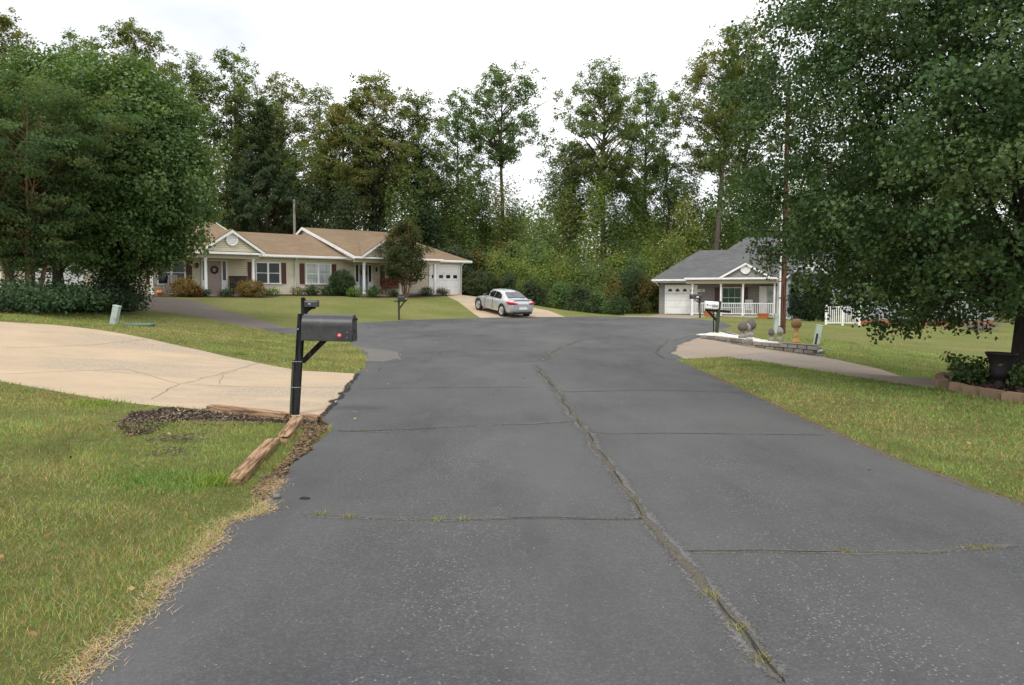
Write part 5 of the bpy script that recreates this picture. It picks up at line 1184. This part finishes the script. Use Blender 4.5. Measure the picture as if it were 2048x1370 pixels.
for (a, b, zt) in ((wall_at(T1)[:2], .55, z1), (wall_at(T2)[:2], .5, z2)):   # returns where the wall steps
    block(a[0] + .12, a[1] + .22, zt - h, .9, .34, h - .008)
bk = [(8.4, 30.9)] + [(WALL[2][0] + .75, WALL[2][1] + 2.6), (WALL[3][0] + .6, WALL[3][1] + 1.6), (WALL[-1][0] + .5, WALL[-1][1] + .9)]
for i in range(len(bk) - 1):
    a, b = np.array(bk[i]), np.array(bk[i + 1]); L = np.linalg.norm(b - a); n = int(L / .42)
    for k in range(n): p_ = a + (b - a) * (k + .5) / n; block(p_[0], p_[1], tz(*p_) - .01, math.atan2(*(b - a)[::-1]), .40, .11)
for s0, s1, zt in ((T2 + .02, TOT - .03, z3),):
    m = MB(); pts_ = [wall_at(s) for s in np.linspace(s0, s1, 7)]
    for i in range(6): m.bar((pts_[i][0], pts_[i][1], zt + .012), (pts_[i + 1][0], pts_[i + 1][1], zt + .012), .20, .022)
    m.build('cap_stone', M['patch'], BW)
def finial(label, px, py_base, py_top, Y, dark, zbase, wide=.5):
    H = (py_base - py_top) / F * Y; x = xat(px, Y); o = empty('stone_finial', (x, Y, zbase), random.uniform(0, 1), label, 'finial', 'stone finials on the block wall')
    MB().box(-.2 * H, .2 * H, -.2 * H, .2 * H, -.03, .10 * H).build('plinth', M['statue'], o, .01)
    MB().lathe([(.19 * H, .10 * H), (.13 * H, .2 * H), (.10 * H, .28 * H), (.15 * H, .36 * H), (.16 * H, .40 * H)], 12).build('neck', M['statue'], o)
    e = MB(); n = 16; pr = [(wide * .36 * H, .40 * H), (wide * .46 * H, .50 * H), (wide * .5 * H, .60 * H), (wide * .47 * H, .72 * H), (wide * .36 * H, .84 * H), (wide * .18 * H, .95 * H), (.01, 1.0 * H)]
    vs = [(r * (1 + .05 * ((k + i) % 2)) * math.cos(6.283 * k / n), r * (1 + .05 * ((k + i) % 2)) * math.sin(6.283 * k / n), z) for i, (r, z) in enumerate(pr) for k in range(n)]
    e.add(vs, [(i * n + k, i * n + (k + 1) % n, (i + 1) * n + (k + 1) % n, (i + 1) * n + k) for i in range(len(pr) - 1) for k in range(n)] + [tuple(range(n))]); e.build('acorn', M['statue_dark' if dark else 'statue'], o)
zt = lambda px, Y: tz(xat(px, Y), Y)
finial('dark egg-shaped stone finial at the front of the gravel bed', 1486, 674, 642, 25.0, True, fz(674, 25.0), .62)
finial('pale stone finial tucked between the two dark egg finials', 1496, 671, 646, 26.0, False, fz(671, 26.0))
finial('tall dark egg-shaped stone finial at the back of the group', 1502, 672, 636, 26.8, True, fz(672, 26.8), .58)
finial('small stone finial on the middle step of the wall', 1543.5, 680, 656, 24.3, True, fz(680, 24.3), .5)
finial('small pale stone finial in front of the wooden utility pole', 1561, 679, 654, 24.6, False, fz(679, 24.6), .5)
Y = 23.0; zb_ = fz(685.5, Y); o = empty('ball_ornament', (xat(1593, Y), Y, zb_), 0, 'rusty ball on an ochre baluster pedestal on the low end of the wall', 'ornament'); u = Y / F
MB().box(-7.5 * u, 7.5 * u, -7.5 * u, 7.5 * u, 0, 3 * u).build('plinth', M['ochre'], o, .01)
MB().lathe([(7 * u, 3 * u), (6.5 * u, 7 * u), (3 * u, 9 * u), (4.6 * u, 12 * u), (4.8 * u, 15 * u), (3 * u, 19 * u), (2.4 * u, 21 * u), (4 * u, 25 * u), (6.5 * u, 30 * u), (6 * u, 31 * u)], 14).build('baluster', M['ochre'], o)
MB().lathe([(.01, 27 * u)] + [(10.2 * u * math.sin(t), 38 * u - 10.5 * u * math.cos(t)) for t in np.linspace(.2, 3.0, 12)] + [(.01, 48.6 * u)], 18).build('ball', M['rust'], o)
MB().lathe([(.5 * u, 48 * u), (1.6 * u, 49 * u), (1.5 * u, 51 * u), (.1 * u, 52.5 * u)], 8).build('knob', M['black'], o)

# ------------------------------------------------------------------ tree bed edging, urn, plants
BE = empty('bed_edging', (0, 0, 0), 0, 'ring of tan concrete edging blocks around the right tree bed', 'edging')
n = 47; eb = None
for k in range(n):
    a = 2 * math.pi * k / n; x, y = BEDC[0] + 3.0 * math.cos(a), BEDC[1] + 3.0 * math.sin(a)
    if eb is None:
        eb = MB().box(-.19, .19, -.085, .085, 0, .15).build('edging_block', M['edging'], BE); b_ = bmesh.new(); b_.from_mesh(eb.data); bmesh.ops.bevel(b_, geom=list(b_.edges), offset=.022, segments=2, affect='EDGES'); b_.to_mesh(eb.data); b_.free(); o = eb
    else: o = eb.copy(); COL.objects.link(o)
    o.location = (x, y, tz(x, y) - .02 + random.uniform(-.008, .01)); o.rotation_euler = (random.gauss(0, .02), random.gauss(0, .02), a + math.pi / 2 + random.gauss(0, .025))
Y = 12.8; x = xat(2003, Y); zb_ = fz(782, Y)
UR = empty('urn', (x, Y, tz(x, Y) + .02), 0, 'large black flared urn planter in the bed under the right tree', 'planter'); UR.rotation_euler = (0, rad(2), 0)
MB().lathe([(.01, 0), (.12, 0), (.12, .05), (.08, .07), (.07, .12), (.10, .16), (.135, .17), (.155, .24), (.155, .30), (.16, .38), (.185, .48), (.225, .545), (.235, .56), (.235, .58), (.215, .585), (.19, .55), (.15, .48), (.01, .46)], 28).build('bowl', M['urn'], UR)
MB().lathe([(.01, .495), (.155, .49)], 20).build('soil', M['mulch'], UR)
BEDP = [tuple(c * 1.40 for c in q) for q in [(.055, .095, .030), (.075, .120, .035), (.105, .145, .050), (.040, .070, .026)]]
def plant(label, px, Y, r, h, n, leaf, pal=BEDP, stems=14):
    x = xat(px, Y); z = tz(x, Y); o = empty('garden_plant', (x, Y, z), 0, label, 'plant', 'leafy plants in the tree bed'); m = MB(); C_, N_ = [], []
    for s in range(stems):
        a = random.uniform(0, 6.28); e = random.uniform(.1, 1) * r; hh = h * random.uniform(.5, 1.0); pp_ = [(math.cos(a) * e * q, math.sin(a) * e * q, hh * q ** .85) for q in np.linspace(0, 1, 6)]
        m.tube(pp_, [.006, .005, .005, .004, .003, .002], 4, False)
        for i in range(n // stems):
            q = random.uniform(.2, 1) ; b = Vector(pp_[min(int(q * 5), 4)]).lerp(Vector(pp_[min(int(q * 5) + 1, 5)]), q * 5 % 1); d = Vector((random.gauss(0, .07), random.gauss(0, .07), random.gauss(-.01, .03))); C_.append(b + d); N_.append(Vector((d.x, d.y, .08)) + Vector((random.gauss(0, .05), random.gauss(0, .05), 0)))
    m.build('stem', M['post_green'], o); C_ = np.array(C_); leaf_cloud('foliage', C_, np.array(N_), leaf * RNG.uniform(.6, 1.3, len(C_)), palette(pal, len(C_)), M['leaf'], o, .6)
plant('sprawling leafy plant left of the black urn', 1932, 13.1, .34, .58, 620, .085)
plant('leafy plant against the left side of the black urn', 1968, 13.2, .28, .50, 420, .08, BEDP, 10)
plant('leafy plant between the urn and the tree trunk', 2036, 12.7, .30, .50, 420, .08, BEDP, 10)
plant('low plant in front of the tree trunk at the right edge', 2075, 12.9, .4, .45, 500, .08, BEDP, 12)

# ------------------------------------------------------------------ silver car
def car_paint():
    t = NT('silver_paint'); t.b.inputs['Coat Weight'].default_value = .7; t.b.inputs['Coat Roughness'].default_value = .06
    return t.done((.60, .61, .62), .30, .5, .5)
M['silver'] = car_paint(); M['tyre'] = paint('tyre', (.018, .018, .019), .8, .3, 20); M['rim'] = paint('rim', (.62, .62, .63), .3, .1, 9, .5, .7)
M['car_glass'] = glass_mat('car_glass', (.010, .011, .013), .03); M['car_rear_glass'] = glass_mat('car_rear_glass', (.10, .11, .12), .03); M['tail'] = paint('tail', (.50, .012, .018), .15, .25, 12, .6)
cxx, cyy = xat(1004, 47.3), 47.3
CAR = empty('parked_car', (cxx, cyy, 0), rad(121), 'silver four-door sedan parked on the pale driveway', 'car')
fx, fy = math.cos(rad(121)), math.sin(rad(121)); zf, zr_ = tz(cxx + fx * 1.4, cyy + fy * 1.4), tz(cxx - fx * 1.4, cyy - fy * 1.4)
CAR.location.z = (zf + zr_) / 2 + .01; CAR.rotation_euler = (0, -math.atan2(zf - zr_, 2.8), rad(121))
# local: +x forward, +y left
ST = [(-2.38, .50, .80, .62), (-2.34, .32, .93, .74), (-2.2, .25, 1.01, .82), (-1.9, .22, 1.03, .87), (-1.4, .20, 1.01, .89), (-.8, .19, .985, .895), (0, .19, .965, .895), (.7, .19, .955, .89), (1.1, .19, .94, .885), (1.5, .20, .88, .875), (1.95, .22, .78, .84), (2.2, .25, .70, .76), (2.34, .33, .62, .64), (2.37, .42, .55, .55)]
sec = lambda b, t, w: [(0, b), (w * .86, b), (w * .97, b + .08), (w, b + (t - b) * .38), (w * .995, b + (t - b) * .62), (w * .955, t - (t - b) * .10), (w * .86, t - .012), (w * .5, t + .02), (0, t + .03)]
vs, ns = [], 9
for x, b, t, w in ST:
    s_ = sec(b, t, w); vs += [(x, y, z) for y, z in s_] + [(x, -y, z) for y, z in s_[-2:0:-1]]
R_ = 16; fs = [(i * R_ + k, i * R_ + (k + 1) % R_, (i + 1) * R_ + (k + 1) % R_, (i + 1) * R_ + k) for i in range(len(ST) - 1) for k in range(R_)] + [tuple(range(R_)), tuple(range((len(ST) - 1) * R_, len(ST) * R_))]
body = MB().add(vs, fs, True).build('body', M['silver'], CAR); sd = body.modifiers.new('sub', 'SUBSURF'); sd.levels = 1; sd.render_levels = 2
# greenhouse
GS = [(-1.78, 1.0, .70, 1.02, .78), (-1.35, 1.0, .62, 1.22, .80), (-.95, .98, .58, 1.385, .81), (-.5, .97, .565, 1.435, .815), (0, .96, .56, 1.445, .815), (.35, .955, .555, 1.415, .81), (.72, .95, .57, 1.25, .80), (1.10, .94, .66, 1.0, .77)]
vs = []
for x, zb_, wt, ztp, wb in GS: vs += [(x, wb, zb_ - .06), (x, wb - .01, zb_ + .0), (x, wt + .05, ztp - .07), (x, wt - .06, ztp - .01), (x, 0, ztp + .02), (x, -wt + .06, ztp - .01), (x, -wt - .05, ztp - .07), (x, -wb + .01, zb_ + .0), (x, -wb, zb_ - .06)]
fs = [(i * 9 + k, i * 9 + k + 1, (i + 1) * 9 + k + 1, (i + 1) * 9 + k) for i in range(len(GS) - 1) for k in range(8)] + [tuple(range(9)), tuple(range(len(GS) * 9 - 9, len(GS) * 9))]
MB().add(vs, fs, True).build('cabin', M['silver'], CAR)
def gy_(x, z):      # cabin side position at height
    X = [g_[0] for g_ in GS]; zb_, wt, ztp, wb = [float(np.interp(x, X, [g_[i] for g_ in GS])) for i in (1, 2, 3, 4)]
    q = min(max((z - zb_) / max(ztp - .07 - zb_, .01), 0), 1); return (wb - .01) + (wt + .05 - wb + .01) * q
for s in (1, -1):
    for poly in ([(.88, 1.0), (.55, 1.25), (.28, 1.335), (-.30, 1.365), (-.30, .99)], [(-.36, .99), (-.36, 1.363), (-.72, 1.335), (-1.05, 1.23), (-1.18, 1.06), (-1.08, .995)]):
        MB().prism([(x, s * (gy_(x, z) + .004), z) for x, z in poly], (0, s * .014, 0)).build('side_window', M['car_glass'], CAR)
    mi = MB(); mi.box(.66, .76, s * .80 if s > 0 else -.96, .96 if s > 0 else -.80, .98, 1.09); mi.build('mirror', M['statue_dark'], CAR, .03)
    pa = [(-1.90, .905), (-2.12, .885), (-2.28, .80), (-2.385, .64), (-2.41, .40)]; zt_ = [.90, .945, .945, .905, .85]; zb_ = [.87, .79, .765, .785, .81]
    m_ = MB(); k5 = range(5); vs_ = [(pa[i][0], s * pa[i][1], zt_[i]) for i in k5] + [(pa[i][0], s * pa[i][1], zb_[i]) for i in k5] + [(pa[i][0] + .05, s * (pa[i][1] - .06), zt_[i]) for i in k5] + [(pa[i][0] + .05, s * (pa[i][1] - .06), zb_[i]) for i in k5]
    m_.add(vs_, [(i, i + 1, i + 6, i + 5) for i in range(4)] + [(i + 10, i + 11, i + 1, i) for i in range(4)] + [(i + 5, i + 6, i + 16, i + 15) for i in range(4)], True); m_.build('tail_light', M['tail'], CAR)
    MB().box(-.33, -.30, s * .897 - .004, s * .897 + .004, .30, .93).build('door_seam', M['dark_crack'], CAR); MB().box(.60, .62, s * .893 - .004, s * .893 + .004, .30, .92).build('door_seam', M['dark_crack'], CAR)
    for hx in (-.62, .22): MB().box(hx - .09, hx + .09, min(s * .885, s * .915), max(s * .885, s * .915), .80, .83).build('door_handle', M['silver'], CAR, .01)
MB().prism([(-1.08, -.50, 1.36), (-1.08, .50, 1.36), (-1.66, .60, 1.105), (-1.66, -.60, 1.105)], (-.012, 0, .02)).build('rear_window', M['car_rear_glass'], CAR)
MB().prism([(.42, -.52, 1.41), (.42, .52, 1.41), (1.06, .66, 1.04), (1.06, -.66, 1.04)], (.012, 0, .02)).build('windscreen', M['car_glass'], CAR)
sp = MB(); sp.box(-2.30, -2.14, -.60, .60, 1.045, 1.07); sp.build('spoiler', M['silver'], CAR, .01)
MB().box(-2.40, -2.385, -.27, .27, .50, .63).build('number_plate', M['white'], CAR); MB().box(-2.39, -2.26, -.62, .62, .24, .34).build('rear_diffuser', M['black'], CAR)
MB().box(-2.385, -2.33, -.30, .30, .78, .81).build('boot_trim', M['rim'], CAR)
def wheel(x, s, first=[None]):
    o = empty('wheel', (x, s * .80, .335)); o.parent = CAR
    t_ = MB().lathe([(.235, -.10), (.31, -.11), (.335, -.08), (.335, .08), (.31, .11), (.235, .10)], 28).build('tyre', M['tyre'], o); t_.rotation_euler = (rad(-90) * s, 0, 0)
    r_ = MB().lathe([(.24, .10), (.235, .112), (.215, .105), (.21, .05), (.02, .05)], 28)
    for k in range(7):
        a = 6.283 * k / 7; r_.bar((.03 * math.cos(a), .03 * math.sin(a), .095), (.215 * math.cos(a), .215 * math.sin(a), .10), .045, .03, (0, 0, 1))
    r_.lathe([(.055, .08), (.05, .118), (.001, .12)], 12); rr = r_.build('rim', M['rim'], o); rr.rotation_euler = (rad(-90) * s, 0, 0)
    a_ = MB().lathe([(.40, .0), (.40, .018), (.30, .018)], 28).build('wheel_arch', M['black'], CAR); a_.rotation_euler = (rad(-90) * s, 0, 0); a_.location = (x, s * .878, .36)
for x in (1.42, -1.43):
    for s in (1, -1): wheel(x, s)
